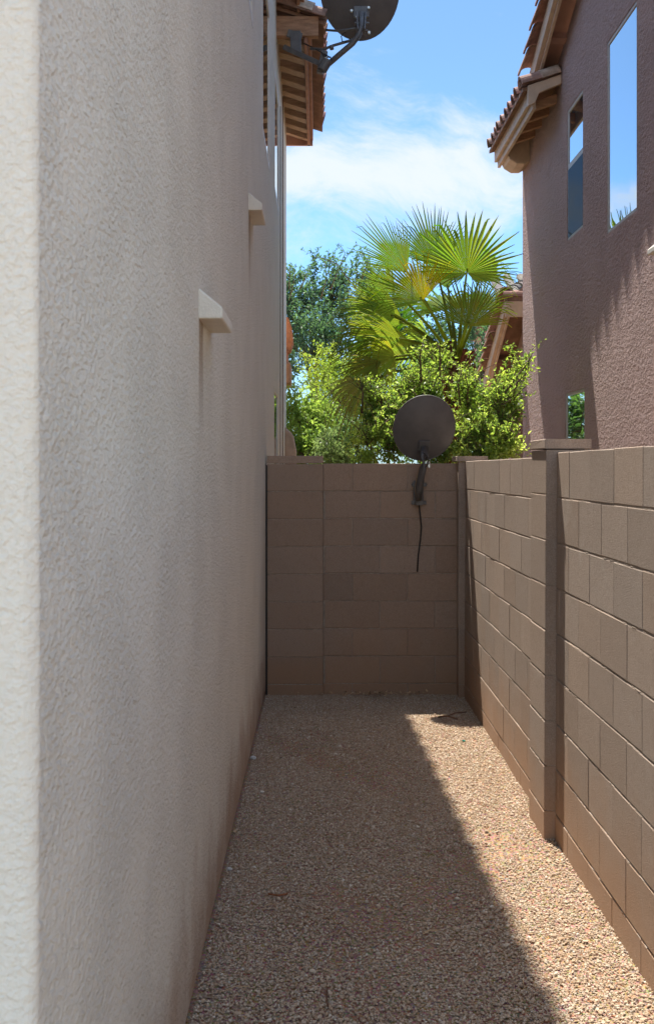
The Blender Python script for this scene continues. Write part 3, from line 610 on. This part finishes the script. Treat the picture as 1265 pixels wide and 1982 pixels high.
# dish on the left house eave
YD = 11.5
D2 = empty('satellite_dish', (0.06, YD, 5.6), 'wide grey satellite dish on an angled arm under the left tiled eave', 'satellite dish')
c2 = at(696, -22, YD+0.05); b = MB(); n_, s_, u_ = dish_surface(b, c2, (0.05, 1, 0.55), (0, 0, 1), 0.362, 0.46, 0.057); b.build('reflector', M_DISH, D2, smooth=True)
hubp = at(699, 40, YD-0.16); elb = at(696, 72, YD-0.16)
b = MB(); q = at(699, 28, YD-0.06); bar(b, q+Vector((-.07, 0.02, 0.03)), q+Vector((.07, 0.02, 0.03)), 0.03, 0.10, (0, 0, 1)); bar(b, at(690, 26, YD-.1), at(692, 60, YD-.16), 0.014, 0.07, (0, 1, 0)); bar(b, at(707, 26, YD-.1), at(705, 60, YD-.16), 0.014, 0.07, (0, 1, 0)); b.tube([at(686, 45, YD-.14), at(714, 45, YD-.14)], 0.014, 8); b.tube([at(688, 57, YD-.14), at(712, 60, YD-.14)], 0.012, 8); b.build('backing_bracket', M_GALV, D2, bevel=0.004)
for px, py in ((680, 20), (713, 14), (714, 62), (690, 32)):
    t_ = MB(); p = at(px, py, YD-0.1); t_.tube([p, p+Vector((0, .03, 0))], 0.012, 8); t_.build('bolt', M_BOLT, D2)
b = MB(); b.tube([at(700, 25, YD-.12), at(699, 50, YD-.15), at(694, 68, YD-.16), at(682, 84, YD-.16), at(655, 107, YD-.12), at(632, 127, YD-.08)], 0.026, 12); b.build('arm', M_GALV, D2, smooth=True)
b = MB(); b.tube([at(634, 116, YD-.10), at(622, 136, YD-.10)], 0.05, 10); bar(b, at(628, 100, YD-.05), at(619, 142, YD-.05), 0.06, 0.075, (0, 1, 0)); b.build('elbow_plate', M_GALV, D2, bevel=0.006)
b = MB(); bar(b, at(549, 91, YD+.1), at(620, 124, YD-.02), 0.035, 0.045); bar(b, at(571, 60, YD+.1), at(573, 103, YD+.06), 0.10, 0.02, (0, 1, 0)); bar(b, at(556, 64, YD+.1), at(584, 72, YD+.1), 0.03, 0.07, (0, 0, 1)); b.build('wall_bracket', M_GALV, D2, bevel=0.005)
b = MB(); b.tube([at(600, 94, YD), at(625, 96, YD-.05), at(645, 88, YD-.1), at(690, 75, YD-.15)], 0.013, 8); b.tube([at(630, 58, YD+.05), at(655, 60, YD), at(695, 54, YD-.12)], 0.011, 8); b.tube([at(641, 88, YD-.1), at(642, 96, YD-.1)], 0.02, 8); b.build('stay', M_GALV, D2, smooth=True)
b = MB()
b.tube([at(668, 62, YD-.12), at(660, 70, YD-.14), at(662, 80, YD-.15), at(671, 80, YD-.16)], 0.005, 6); b.tube([at(640, 112, YD-.1), at(626, 104, YD-.1), at(605, 92, YD), at(588, 84, YD+.05)], 0.006, 6); b.tube([at(622, 101, YD-.1), at(630, 112, YD-.12), at(640, 110, YD-.13)], 0.005, 6); b.build('cable', M_CABLE, D2, smooth=True)

# ------------------------------------------------------------------ plants
def leaves(P, D, U, ln, wd, C, fold=0.25):
    """Arrays of leaves: base P, direction D, blade normal U, length, width, colour -> V, T, C (folded along the midrib)."""
    n = len(P); D = D/np.linalg.norm(D, axis=1, keepdims=True); Sd = np.cross(D, U); Sd /= np.linalg.norm(Sd, axis=1, keepdims=True)+1e-9; Nn = np.cross(Sd, D)
    ln = ln[:, None]; wd = wd[:, None]
    b = P; t = P+D*ln-Nn*ln*0.10; mid = P+D*ln*0.45
    l = mid+Sd*wd/2+Nn*wd*fold; r = mid-Sd*wd/2+Nn*wd*fold
    V = np.stack([b, l, t, r], 1).reshape(-1, 3); i = 4*np.arange(n)[:, None]
    T = np.concatenate([i+np.array([[0, 2, 1]]), i+np.array([[0, 3, 2]])], 0)
    return V, T, np.repeat(C, 4, 0)
def rnd_dir(n, up=0.0):
    d = rng.normal(size=(n, 3)); d[:, 2] += up; return d/np.linalg.norm(d, axis=1, keepdims=True)
LEAFK = 1.95
def tree(name, label, base, blobs, nleaf, ln, ar, cols, clump=0.16, shoots=0, shoot_len=0.5, group=None, stems=3, cat='tree', droop=0.0, up=0.4, trunk_r=0.05, flower=None, extra=(), fill=1.0):
    root = empty(name, base, label, cat, group); base = Vector(base)
    V = [b_ for b_ in blobs]; tot = sum(b_[3]*b_[5] for b_ in V); PP = []; DD = []; CC = []; tips = []
    cols = np.array(cols)
    tw = MB()
    for (bx, by, bz, rx, ry, rz) in V:
        m_ = max(3, int(nleaf*rx*rz/tot)); nc = max(4, int(2.2*(rx*ry+rx*rz+ry*rz)/(clump*clump)*0.55*fill))
        d = rnd_dir(nc); rad = rng.uniform(0.45, 1.08, nc)**0.7
        cen = np.array([bx, by, bz])+d*rad[:, None]*np.array([rx, ry, rz])*(1+0.18*np.sin(d[:, :1]*5+d[:, 2:]*4))
        k = rng.integers(0, nc, m_); csz = clump*rng.uniform(0.5, 1.2, nc)
        off = rng.normal(size=(m_, 3))*csz[k][:, None]*0.55
        PP.append(cen[k]+off); dd = off/(np.linalg.norm(off, axis=1, keepdims=True)+1e-6)*0.7+rnd_dir(m_, up)+np.array([0, 0, -droop]); DD.append(dd)
        cc = cols[rng.integers(0, len(cols), nc)]*rng.uniform(0.85, 1.15, (nc, 1)); CC.append(cc[k]*rng.uniform(0.8, 1.2, (m_, 1)))
        for q in range(min(nc, 14)): tips.append((Vector((bx, by, bz)), Vector(cen[q])))
        for q in range(int(shoots*rx*rz/tot*len(V)+0.5)):
            a = Vector(cen[rng.integers(0, nc)]); 
            if a.z < bz: a.z = bz+abs(a.z-bz)
            dv = Vector((rng.normal()*0.45, rng.normal()*0.3, 1.0)).normalized(); L_ = shoot_len*rng.uniform(0.5, 1.2); bend = Vector((rng.normal()*0.5, rng.normal()*0.3, -0.25))
            pts = [a+dv*L_*t+bend*L_*t*t*0.6 for t in np.linspace(0, 1, 7)]
            tw.tube(pts, [0.006-0.004*t for t in np.linspace(0, 1, 7)], 4)
            nl = int(16*L_/0.4)+5; ts = rng.uniform(0.05, 1, nl)
            for t in ts:
                p = a+dv*L_*t+bend*L_*t*t*0.6; PP.append(np.array([p])); DD.append(rnd_dir(1, 0.35)); CC.append(cols[rng.integers(0, len(cols))][None]*rng.uniform(0.85, 1.2))
    for pts in extra:
        pts = [Vector(p) for p in pts]; tw.tube(pts, [0.012-0.009*i/(len(pts)-1) for i in range(len(pts))], 5)
        for a, b_ in zip(pts, pts[1:]):
            for t in rng.uniform(0, 1, int((b_-a).length/ln*3.2)+2):
                p = a.lerp(b_, t); PP.append(np.array([p])+rng.normal(size=(1, 3))*ln*0.5); DD.append(rnd_dir(1, 0.1)); CC.append(cols[rng.integers(0, len(cols))][None]*rng.uniform(0.85, 1.1))
    P = np.concatenate(PP); D = np.concatenate(DD); C = np.concatenate(CC)*LEAFK; n = len(P)
    U = rnd_dir(n, 0.9); l_ = ln*rng.uniform(0.6, 1.25, n)
    Vv, T, Cc = leaves(P, D, U, l_, l_*ar*rng.uniform(0.8, 1.2, n), C)
    np_mesh('crown', Vv, T, Cc, M_LEAF, root, tuple(base))
    b = MB()
    for s_ in range(stems):
        tgt = Vector(V[s_ % len(V)][:3]); p0 = base+Vector((rng.normal()*0.06, rng.normal()*0.06, -0.03)); mid = p0.lerp(tgt, 0.55)+Vector((rng.normal()*.08, rng.normal()*.08, 0.1))
        pts = [p0.lerp(mid, t) for t in (0, .5, 1)]+[mid.lerp(tgt, t) for t in (.5, 1)]
        b.tube(pts, [trunk_r, trunk_r*.85, trunk_r*.65, trunk_r*.45, trunk_r*.3], 7)
    for c0, t0 in tips: b.tube([c0, c0.lerp(t0, .5)+Vector((0, 0, .04)), t0], [trunk_r*.25, trunk_r*.18, .004], 5)
    b.add(tw.v, tw.f); b.build('trunk', M_BARK, root, smooth=True)
    return root
def blob(px, py, Y, wpx, hpx, dep=None):
    Y = Y+0.0065*(820-py)*Y/12; p = at(px, py, Y); rx = wpx/F*Y; return (p.x, p.y, p.z, rx, dep or rx*0.6, hpx/F*Y)

DK = [(0.030, 0.062, 0.040), (0.040, 0.080, 0.050), (0.055, 0.098, 0.058), (0.035, 0.07, 0.05)]
Yt = 22.0
tree('broadleaf_tree', 'tall dark blue green tree with wispy top shoots at the back left', (0.35, Yt, 0),
     [blob(575, 620, Yt, 55, 105), blob(640, 590, Yt, 50, 75), (blob(700, 590, Yt, 55, 75)), blob(610, 690, Yt, 80, 80), blob(700, 680, Yt, 80, 90), blob(520, 640, Yt, 60, 110), blob(770, 640, Yt, 60, 80), blob(840, 690, Yt, 80, 70), blob(930, 720, Yt, 70, 70)],
     25000, 0.085, 0.42, DK, 0.22, 26, 0.8, None, 4, 'tree', 0.1, 0.3, 0.09, None,
     [[at(640, 560, Yt), at(655, 520, Yt), at(668, 490, Yt), at(655, 470, Yt)], [at(690, 560, Yt), at(650, 510, Yt), at(620, 498, Yt), at(600, 502, Yt)],
      [at(620, 580, Yt), at(632, 540, Yt), at(628, 505, Yt)], [at(580, 560, Yt), at(592, 535, Yt), at(590, 520, Yt)], [at(700, 540, Yt), at(712, 505, Yt), at(700, 490, Yt), at(690, 500, Yt)],
      [at(560, 560, Yt), at(560, 520, Yt), at(566, 512, Yt)], [at(560, 580, Yt), at(572, 530, Yt)]])
Yt = 19.0
tree('leafy_shrub', 'mid green hedge mass behind the palm trunk and bright shrubs', (1.6, Yt, 0),
     [blob(600, 850, Yt, 80, 70), blob(700, 830, Yt, 90, 80), blob(800, 800, Yt, 80, 95), blob(880, 800, Yt, 80, 100), blob(965, 830, Yt, 70, 80)], 9000, 0.09, 0.45,
     [(0.035, 0.07, 0.025), (0.05, 0.09, 0.03), (0.06, 0.11, 0.03)], 0.2, 6, 0.5, None, 4, 'shrub')
Yt = 17.6
tree('leafy_shrub', 'yellow green feathery shrub between the dark tree and the low left bush', (0.2, Yt, 0),
     [blob(640, 715, Yt, 48, 38), blob(685, 735, Yt, 48, 42), blob(610, 735, Yt, 35, 28), blob(660, 780, Yt, 70, 45)], 5500, 0.055, 0.40,
     [(0.13, 0.17, 0.03), (0.16, 0.20, 0.035), (0.10, 0.15, 0.03)], 0.16, 10, 0.35, None, 3, 'shrub', 0.0, 0.1, 0.03)
Yt = 15.6
tree('leafy_shrub', 'dense olive green bush beside the left house corner behind the end wall', (0.05, Yt, 0),
     [blob(580, 815, Yt, 50, 60), blob(630, 830, Yt, 50, 62), blob(590, 880, Yt, 60, 55), blob(545, 850, Yt, 40, 50), blob(655, 880, Yt, 50, 50)], 8500, 0.062, 0.48,
     [(0.11, 0.165, 0.04), (0.13, 0.185, 0.05), (0.085, 0.13, 0.035), (0.15, 0.20, 0.06)], 0.11, 8, 0.2, None, 4, 'shrub', 0.0, 0.3, 0.02)
Yt = 14.4
tree('leafy_shrub', 'small grey green bush with narrow leaves low against the end wall', (0.24, Yt, 0),
     [blob(660, 850, Yt, 32, 48), blob(690, 870, Yt, 32, 45), blob(640, 885, Yt, 30, 30)], 3600, 0.066, 0.24,
     [(0.085, 0.12, 0.065), (0.11, 0.145, 0.085), (0.06, 0.095, 0.05)], 0.10, 6, 0.2, None, 4, 'shrub', 0.0, 0.5, 0.014)
Yt = 11.0
BR = [(0.14, 0.195, 0.045), (0.18, 0.235, 0.055), (0.10, 0.15, 0.04), (0.23, 0.275, 0.09), (0.065, 0.105, 0.032)]
tree('leafy_shrub', 'bright lime green leafy shrub left of the dish on the end wall', (0.75, Yt, 0),
     [blob(705, 800, Yt, 26, 42), blob(752, 825, Yt, 34, 40), blob(805, 775, Yt, 30, 48), blob(845, 800, Yt, 22, 45), blob(760, 875, Yt, 55, 38), blob(835, 865, Yt, 42, 45), blob(822, 720, Yt, 13, 26), blob(848, 715, Yt, 10, 26)], 8400, 0.040, 0.50,
     BR, 0.10, 34, 0.30, None, 5, 'shrub', 0.05, 0.3, 0.018, None,
     [[at(700, 800, Yt), at(702, 760, Yt), at(697, 735, Yt)], [at(850, 730, Yt), at(852, 690, Yt), at(846, 660, Yt)], [at(815, 740, Yt), at(812, 690, Yt), at(820, 655, Yt)], [at(740, 790, Yt), at(735, 755, Yt), at(742, 735, Yt)]], fill=0.5)
tree('leafy_shrub', 'bright lime green leafy shrub climbing the corner of the right house', (1.5, Yt+0.1, 0),
     [blob(912, 800, Yt, 24, 48), blob(948, 825, Yt, 34, 52), blob(920, 872, Yt, 40, 36), blob(972, 795, Yt, 20, 38), blob(965, 870, Yt, 32, 36), blob(900, 745, Yt, 10, 26), blob(988, 752, Yt, 15, 20), blob(1008, 720, Yt, 11, 18)], 7800, 0.040, 0.50,
     BR, 0.095, 30, 0.28, None, 5, 'shrub', 0.05, 0.3, 0.018, None,
     [[at(970, 770, Yt), at(995, 735, Yt), at(1018, 705, Yt), at(1026, 690, Yt)], [at(890, 790, Yt), at(886, 745, Yt), at(893, 715, Yt)], [at(905, 780, Yt), at(904, 745, Yt), at(899, 722, Yt)], [at(985, 780, Yt), at(1000, 740, Yt), at(1020, 720, Yt), at(1024, 700, Yt)], [at(960, 790, Yt), at(965, 755, Yt), at(958, 730, Yt)]], fill=0.5)
fl = MB(); p = at(721, 832, 10.75)
for k in range(6):
    a = 2*math.pi*k/6; d = Vector((math.cos(a), -0.3, math.sin(a))); s_ = Vector((-math.sin(a), 0, math.cos(a)))
    fl.add([p, p+d*.016+s_*.011, p+d*.032, p+d*.016-s_*.011], [(0, 1, 2, 3)])
tag(fl.build('flower', M_FLOWER, None, origin=p), 'single orange flower on the bright shrub left of the dish', 'flower')

# ------------------------------------------------------------------ fan palm
YP = 13.5; PX = at(884, 700, YP)
palm = empty('fan_palm', (PX.x, YP, 0), 'short fan palm with big yellow green fronds and a fibrous red brown trunk', 'palm tree')
b = MB(); pts = []; rs = []
zt = PX.z
for i in range(15):
    t = i/14; pts.append((PX.x+0.03*math.sin(t*5), YP, -0.03+(zt+0.03)*t)); rs.append(0.125+0.02*math.sin(i*2.3)-0.02*t)
b.tube(pts, rs, 12)
b.build('trunk', M_PALMBARK, palm, smooth=True)
b = MB()                                                        # old leaf bases wrapped round the trunk
for i in range(110):
    z = random.uniform(0.5, zt+0.02); a = random.uniform(0, 2*math.pi); r = 0.115; u = Vector((math.cos(a), math.sin(a), 0)); s_ = Vector((-u.y, u.x, 0))
    p = Vector((PX.x, YP, z))+u*r; L_ = random.uniform(0.10, 0.24); wd = random.uniform(0.025, 0.05); out = random.uniform(0.03, 0.13)
    k = random.uniform(0.6, 2.0); q = p+u*out+Vector((0, 0, L_))
    b.add([p-s_*wd, p+s_*wd, q+s_*wd*.4, q-s_*wd*.4, p-s_*wd*.7-u*.03, p+s_*wd*.7-u*.03, q+s_*wd*.3-u*.03, q-s_*wd*.3-u*.03], [(0,1,2,3), (7,6,5,4), (0,4,5,1), (1,5,6,2), (2,6,7,3), (3,7,4,0)], (k, k*random.uniform(.85, 1.1), k*.9))
b.build('leaf_bases', M_PALMBARK, palm)
G1, G2, YL, BN = (0.135, 0.20, 0.030), (0.075, 0.135, 0.028), (0.60, 0.47, 0.03), (0.30, 0.20, 0.09)
def frond(hub, ang, tilt, Rr, spread, droop=0.15, c0=G1, c1=G2, yellow=0.0, nseg=38, join=0.52, yaw=0.0, start=None, brown=0.15, cup=0.12, short=0.3, k=1.6):
    """Fan leaf: hub (3-D), ang = direction of the midrib in the picture plane (deg from +x), tilt = lean of the blade away from facing the alley, yaw = turn about the vertical."""
    c0 = tuple(v*k for v in c0); c1 = tuple(v*k for v in c1)
    hub = Vector(hub); a = R(ang); ax = Vector((math.cos(a), 0, math.sin(a))); nrm = Vector((0, -1, 0)); sd_ = nrm.cross(ax)
    rot = Matrix.Rotation(R(tilt), 3, sd_); ax = rot @ ax; nrm = rot @ nrm
    rz = Matrix.Rotation(R(yaw), 3, 'Z'); ax, nrm, sd_ = rz @ ax, rz @ nrm, rz @ sd_
    if droop > 0.18: join = 0.45; c0 = tuple(v*1.3 for v in c0); c1 = tuple(v*1.3 for v in c1); Rr *= 1.1
    thin = 0.76 if droop > 0.18 else 0.9
    nr = 9; rad = [0.03, .14, .27, .40, join, .65, .78, .90, 1.0]; vs = []; fs = []; cs = []
    for k in range(nseg):
        t = (k+0.5)/nseg*2-1; th = R(spread)*t; dth = R(spread)/nseg
        L_ = Rr*(1-short*abs(t)**1.4)*random.uniform(0.84, 1.06); dr = droop*random.uniform(0.6, 1.5); tw = random.uniform(-0.25, 0.25)
        brk = random.uniform(0.62, 0.98); hang = random.random() < (0.40 if droop > 0.2 else 0.13)
        yl = max(0, min(1, yellow*(0.5-1.2*t if yellow > 0 else 0)))+random.uniform(0, 0.10)
        mixk = random.random(); c = tuple(((u*(1-mixk)+v*mixk)*(1-yl)+y_*yl)*random.uniform(0.88, 1.12) for u, v, y_ in zip(c0, c1, YL))
        base = len(vs)
        for i, rr in enumerate(rad):
            jn = rr <= join+1e-6
            hw = dth*0.98 if jn else dth*thin*max(0.0, (1-rr)/(1-join))**0.85*(join/rr)**0.4
            r = rr*L_; lat = tw*max(0, rr-join)*0.18
            def pt(th_, h):
                p = hub+(ax*math.cos(th_)+sd_*math.sin(th_))*r+nrm*(h+cup*Rr*(th_*th_)*rr*0.25)
                e_ = max(0, rr-0.35); p.z -= dr*Rr*e_*e_*1.6
                if hang and rr > brk: p.z -= (rr-brk)*Rr*0.75; p = p.lerp(Vector((hub.x+(p.x-hub.x)*0.93, p.y, p.z)), 0.5)
                return p
            f_ = 0.30*r*dth
            vs += [pt(th+lat-hw, -f_), pt(th+lat, f_), pt(th+lat+hw, -f_)]
            bt = max(0, (rr-0.86)/0.14)*(1 if random.random() < brown+0.35 else 0.2)*min(1, brown*4)
            cc = tuple(u*(1-bt)+v*bt for u, v in zip(c, BN)); cs += [cc]*3
        for i in range(nr-1):
            q = base+3*i; fs += [(q, q+1, q+4, q+3), (q+1, q+2, q+5, q+4)]
    m_ = MB(); m_.v = [tuple(v) for v in vs]; m_.f = fs; m_.c = cs
    fo = m_.build('frond', M_FROND, palm)
    st = Vector(start) if start is not None else Vector((PX.x, YP, zt-0.02)); mid = st.lerp(hub, 0.55)+Vector((0, 0, 0.10))
    pe = MB(); pts = []
    for t in np.linspace(0, 1, 8): pts.append(st*(1-t)**2+mid*2*t*(1-t)+(hub+ax*0.05)*t*t)
    pe.tube(pts, [0.022-0.012*t for t in np.linspace(0, 1, 8)], 6, (0.20, 0.22, 0.05))
    pe.build('petiole', M_FROND, fo, smooth=True)
px_ = YP/F
frond(at(903, 528, YP-0.30), 86, 12, 148*px_, 150, 0.06, (0.16, 0.225, 0.032), (0.10, 0.165, 0.03), 0.05, 44, short=0.72)
frond(at(842, 515, YP+0.35), 102, 14, 142*px_, 58, 0.05, (0.085, 0.15, 0.03), (0.06, 0.115, 0.03), 0.0, 34)
frond(at(788, 528, YP+0.10), 127, 12, 148*px_, 42, 0.06, (0.11, 0.185, 0.03), (0.075, 0.14, 0.03), 0.02, 28)
frond(at(818, 582, YP-0.45), 122, 20, 128*px_, 74, 0.12, (0.17, 0.21, 0.03), (0.12, 0.175, 0.03), 0.75, 34, brown=0.04)
frond(at(905, 632, YP-0.60), 84, 22, 112*px_, 82, 0.03, (0.15, 0.19, 0.03), (0.10, 0.15, 0.03), 0.08, 34, k=1.25)
frond(at(765, 612, YP-0.20), 166, 16, 125*px_, 62, 0.28, (0.10, 0.16, 0.035), (0.07, 0.12, 0.035), 0.03, 34)
frond(at(775, 655, YP-0.45), 176, 20, 138*px_, 52, 0.32, (0.12, 0.17, 0.035), (0.075, 0.125, 0.03), 0.10, 32, brown=0.35)
frond(at(765, 690, YP-0.55), 192, 25, 112*px_, 80, 0.55, (0.15, 0.19, 0.04), (0.09, 0.135, 0.03), 0.15, 34, brown=0.4)
frond(at(708, 735, YP-0.60), 240, 30, 105*px_, 70, 0.55, (0.17, 0.16, 0.07), (0.11, 0.12, 0.05), 0.0, 26, brown=0.5)
frond(at(860, 600, YP+0.30), 100, 55, 130*px_, 110, 0.35, (0.09, 0.15, 0.03), (0.06, 0.115, 0.03), 0.0, 34)
frond(at(830, 655, YP-0.1), 215, 40, 110*px_, 110, 0.7, (0.10, 0.15, 0.035), (0.07, 0.11, 0.03), 0.0, 32, brown=0.3)
frond(at(925, 545, YP+0.45), 70, 20, 105*px_, 70, 0.25, (0.10, 0.17, 0.03), (0.07, 0.13, 0.03), 0.05, 34)

frond(at(868, 560, YP+0.5), 108, 10, 150*px_, 40, 0.05, (0.085, 0.145, 0.03), (0.06, 0.11, 0.03), 0.0, 24)
frond(at(780, 625, YP+0.15), 158, 18, 138*px_, 44, 0.20, (0.13, 0.18, 0.035), (0.09, 0.14, 0.03), 0.10, 26, brown=0.3)
frond(at(800, 668, YP-0.3), 184, 20, 135*px_, 50, 0.35, (0.14, 0.18, 0.045), (0.09, 0.13, 0.035), 0.10, 26, brown=0.4)
frond(at(850, 690, YP-0.25), 236, 15, 80*px_, 60, 0.6, (0.20, 0.16, 0.08), (0.13, 0.10, 0.05), 0.0, 22, brown=0.6)
frond(at(928, 600, YP+0.1), 62, 30, 95*px_, 60, 0.2, (0.12, 0.175, 0.03), (0.085, 0.14, 0.03), 0.1, 24, brown=0.2)
frond(at(742, 596, YP-0.1), 160, 14, 105*px_, 50, 0.15, (0.13, 0.18, 0.04), (0.09, 0.14, 0.035), 0.05, 26, brown=0.25)
frond(at(738, 648, YP-0.35), 177, 14, 105*px_, 44, 0.16, (0.14, 0.185, 0.045), (0.09, 0.14, 0.035), 0.08, 24, brown=0.3)
frond(at(765, 565, YP+0.2), 143, 12, 105*px_, 46, 0.12, (0.11, 0.165, 0.035), (0.075, 0.13, 0.03), 0.02, 26)
frond(at(735, 700, YP-0.5), 205, 14, 95*px_, 50, 0.17, (0.15, 0.18, 0.05), (0.10, 0.13, 0.04), 0.1, 24, brown=0.45)

# ------------------------------------------------------------------ small things on the gravel
def lump(name, p, r, mat, label, cat, group=None, seed=0):
    rd = random.Random(seed); b = MB(); K, H = 9, 5; vs = [Vector((0, 0, -r*.3))]
    for i in range(1, H):
        for k in range(K):
            a = 2*math.pi*k/K; e_ = -math.pi/2+math.pi*i/H; q = rd.uniform(0.7, 1.2); vs.append(Vector((math.cos(a)*math.cos(e_)*r*q, math.sin(a)*math.cos(e_)*r*q*0.8, math.sin(e_)*r*0.55*q)))
    vs.append(Vector((0, 0, r*.6))); fs = [(0, 1+(k+1) % K, 1+k) for k in range(K)]
    for i in range(H-2):
        for k in range(K): fs.append((1+i*K+k, 1+i*K+(k+1) % K, 1+(i+1)*K+(k+1) % K, 1+(i+1)*K+k))
    fs += [(len(vs)-1, 1+(H-2)*K+k, 1+(H-2)*K+(k+1) % K) for k in range(K)]
    b.add([v+Vector(p) for v in vs], fs); return tag(b.build(name, mat, None, origin=p), label, cat, group)
def ground_at(px, py, z=0.0):
    Y = (EYE-z)*F/(py-VY); return Vector(((px-VX)/F*Y, Y, z))
M_WHITE = plain('white_plaster', (0.55, 0.53, 0.49), 0.9, 0.1)
lump('plaster_lump', ground_at(490, 1467, 0.012), 0.020, M_WHITE, 'white plaster crumb at the foot of the cream wall, farther and larger one', 'plaster lump', None, 3)
lump('plaster_lump', ground_at(444, 1682, 0.009), 0.013, M_WHITE, 'white plaster crumb at the foot of the cream wall, nearer and smaller one', 'plaster lump', None, 5)
lump('glass_shard', ground_at(897, 1434, 0.014), 0.012, plain('green_glass', (0.02, 0.22, 0.16), 0.2, 0.6), 'small teal green scrap lying on the sunlit gravel below the dish shadow', 'scrap', None, 8)
def twig(name, pts, r, mat, label, cat='twig', group=None, side=()):
    b = MB(); b.tube(pts, r, 5)
    for s_ in side: b.tube(s_, r*0.7, 5)
    o = b.build(name, mat, None, origin=pts[0]); return tag(o, label, cat, group)
M_STRAW = plain('dry_straw', (0.48, 0.33, 0.19), 0.8, 0.2); M_TWIG = plain('dry_twig', (0.13, 0.075, 0.05), 0.9, 0.1)
twig('twig', [ground_at(848, 1388, .02), ground_at(865, 1386, .05), ground_at(885, 1392, .03)], 0.006, M_TWIG, 'brown forked twig on the gravel in the far right corner', side=[[ground_at(865, 1386, .05), ground_at(880, 1380, .07), ground_at(902, 1378, .05)]])
twig('twig', [ground_at(633, 1912, .015), ground_at(632, 1930, .02), ground_at(634, 1948, .014)], 0.003, M_TWIG, 'short dark twig on shaded gravel nearest the camera')
twig('twig', [ground_at(520, 1730, .015), ground_at(538, 1733, .018), ground_at(556, 1730, .014)], 0.004, plain('red_leaf', (0.24, 0.09, 0.04), 0.8), 'reddish dry leaf stem on shaded gravel near the cream wall')
b = MB()
for i in range(90):
    p = Vector((random.uniform(-0.36, 1.03), random.uniform(3.4, 9.1), random.uniform(0.010, 0.018))); a = random.uniform(0, 6.3); L_ = random.uniform(0.02, 0.075)
    d = Vector((math.cos(a), math.sin(a), 0))*L_; n_ = Vector((-d.y, d.x, 0))*random.uniform(-.15, .15)
    b.tube([p, p+d*.5+n_+Vector((0, 0, .004)), p+d], random.uniform(.0009, .0018), 4)
tag(b.build('dry_litter', M_STRAW), 'scattered straw stalks and bits of dry grass over the gravel', 'litter', kind='stuff')
b = MB()
for i in range(150):                                               # fallen leaves blown against the end wall
    p = Vector((random.gauss(0.40, 0.20), YE-0.03-abs(random.gauss(0, .035)), random.uniform(.012, .03))); q = Vector((random.uniform(-1, 1), random.uniform(-1, 1), random.uniform(0, .6))).normalized(); s_ = q.cross(Vector((random.uniform(-.4, .4), random.uniform(-.6, .2), 1))).normalized(); L_ = random.uniform(.012, .032)
    k = random.uniform(.5, 1.4); b.add([p, p+q*L_*.5+s_*L_*.28, p+q*L_, p+q*L_*.5-s_*L_*.28], [(0, 1, 2, 3)], (k, k, k))
for i in range(70):                                               # and a few strewn over the gravel
    p = Vector((random.uniform(-0.37, 1.04), random.uniform(3.5, 9.1), random.uniform(.011, .018))); a = random.uniform(0, 6.3); q = Vector((math.cos(a), math.sin(a), random.uniform(-.05, .3))).normalized(); s_ = q.cross(Vector((random.uniform(-.3, .3), random.uniform(-.3, .3), 1))).normalized(); L_ = random.uniform(.010, .028)
    k = random.uniform(.3, 1.1); b.add([p, p+q*L_*.5+s_*L_*.28, p+q*L_, p+q*L_*.5-s_*L_*.28], [(0, 1, 2, 3)], (k, k*.9, k*.8))
tag(b.build('leaf_litter', M_STRAW), 'dry fallen leaves drifted along the foot of the end wall', 'litter', kind='stuff')
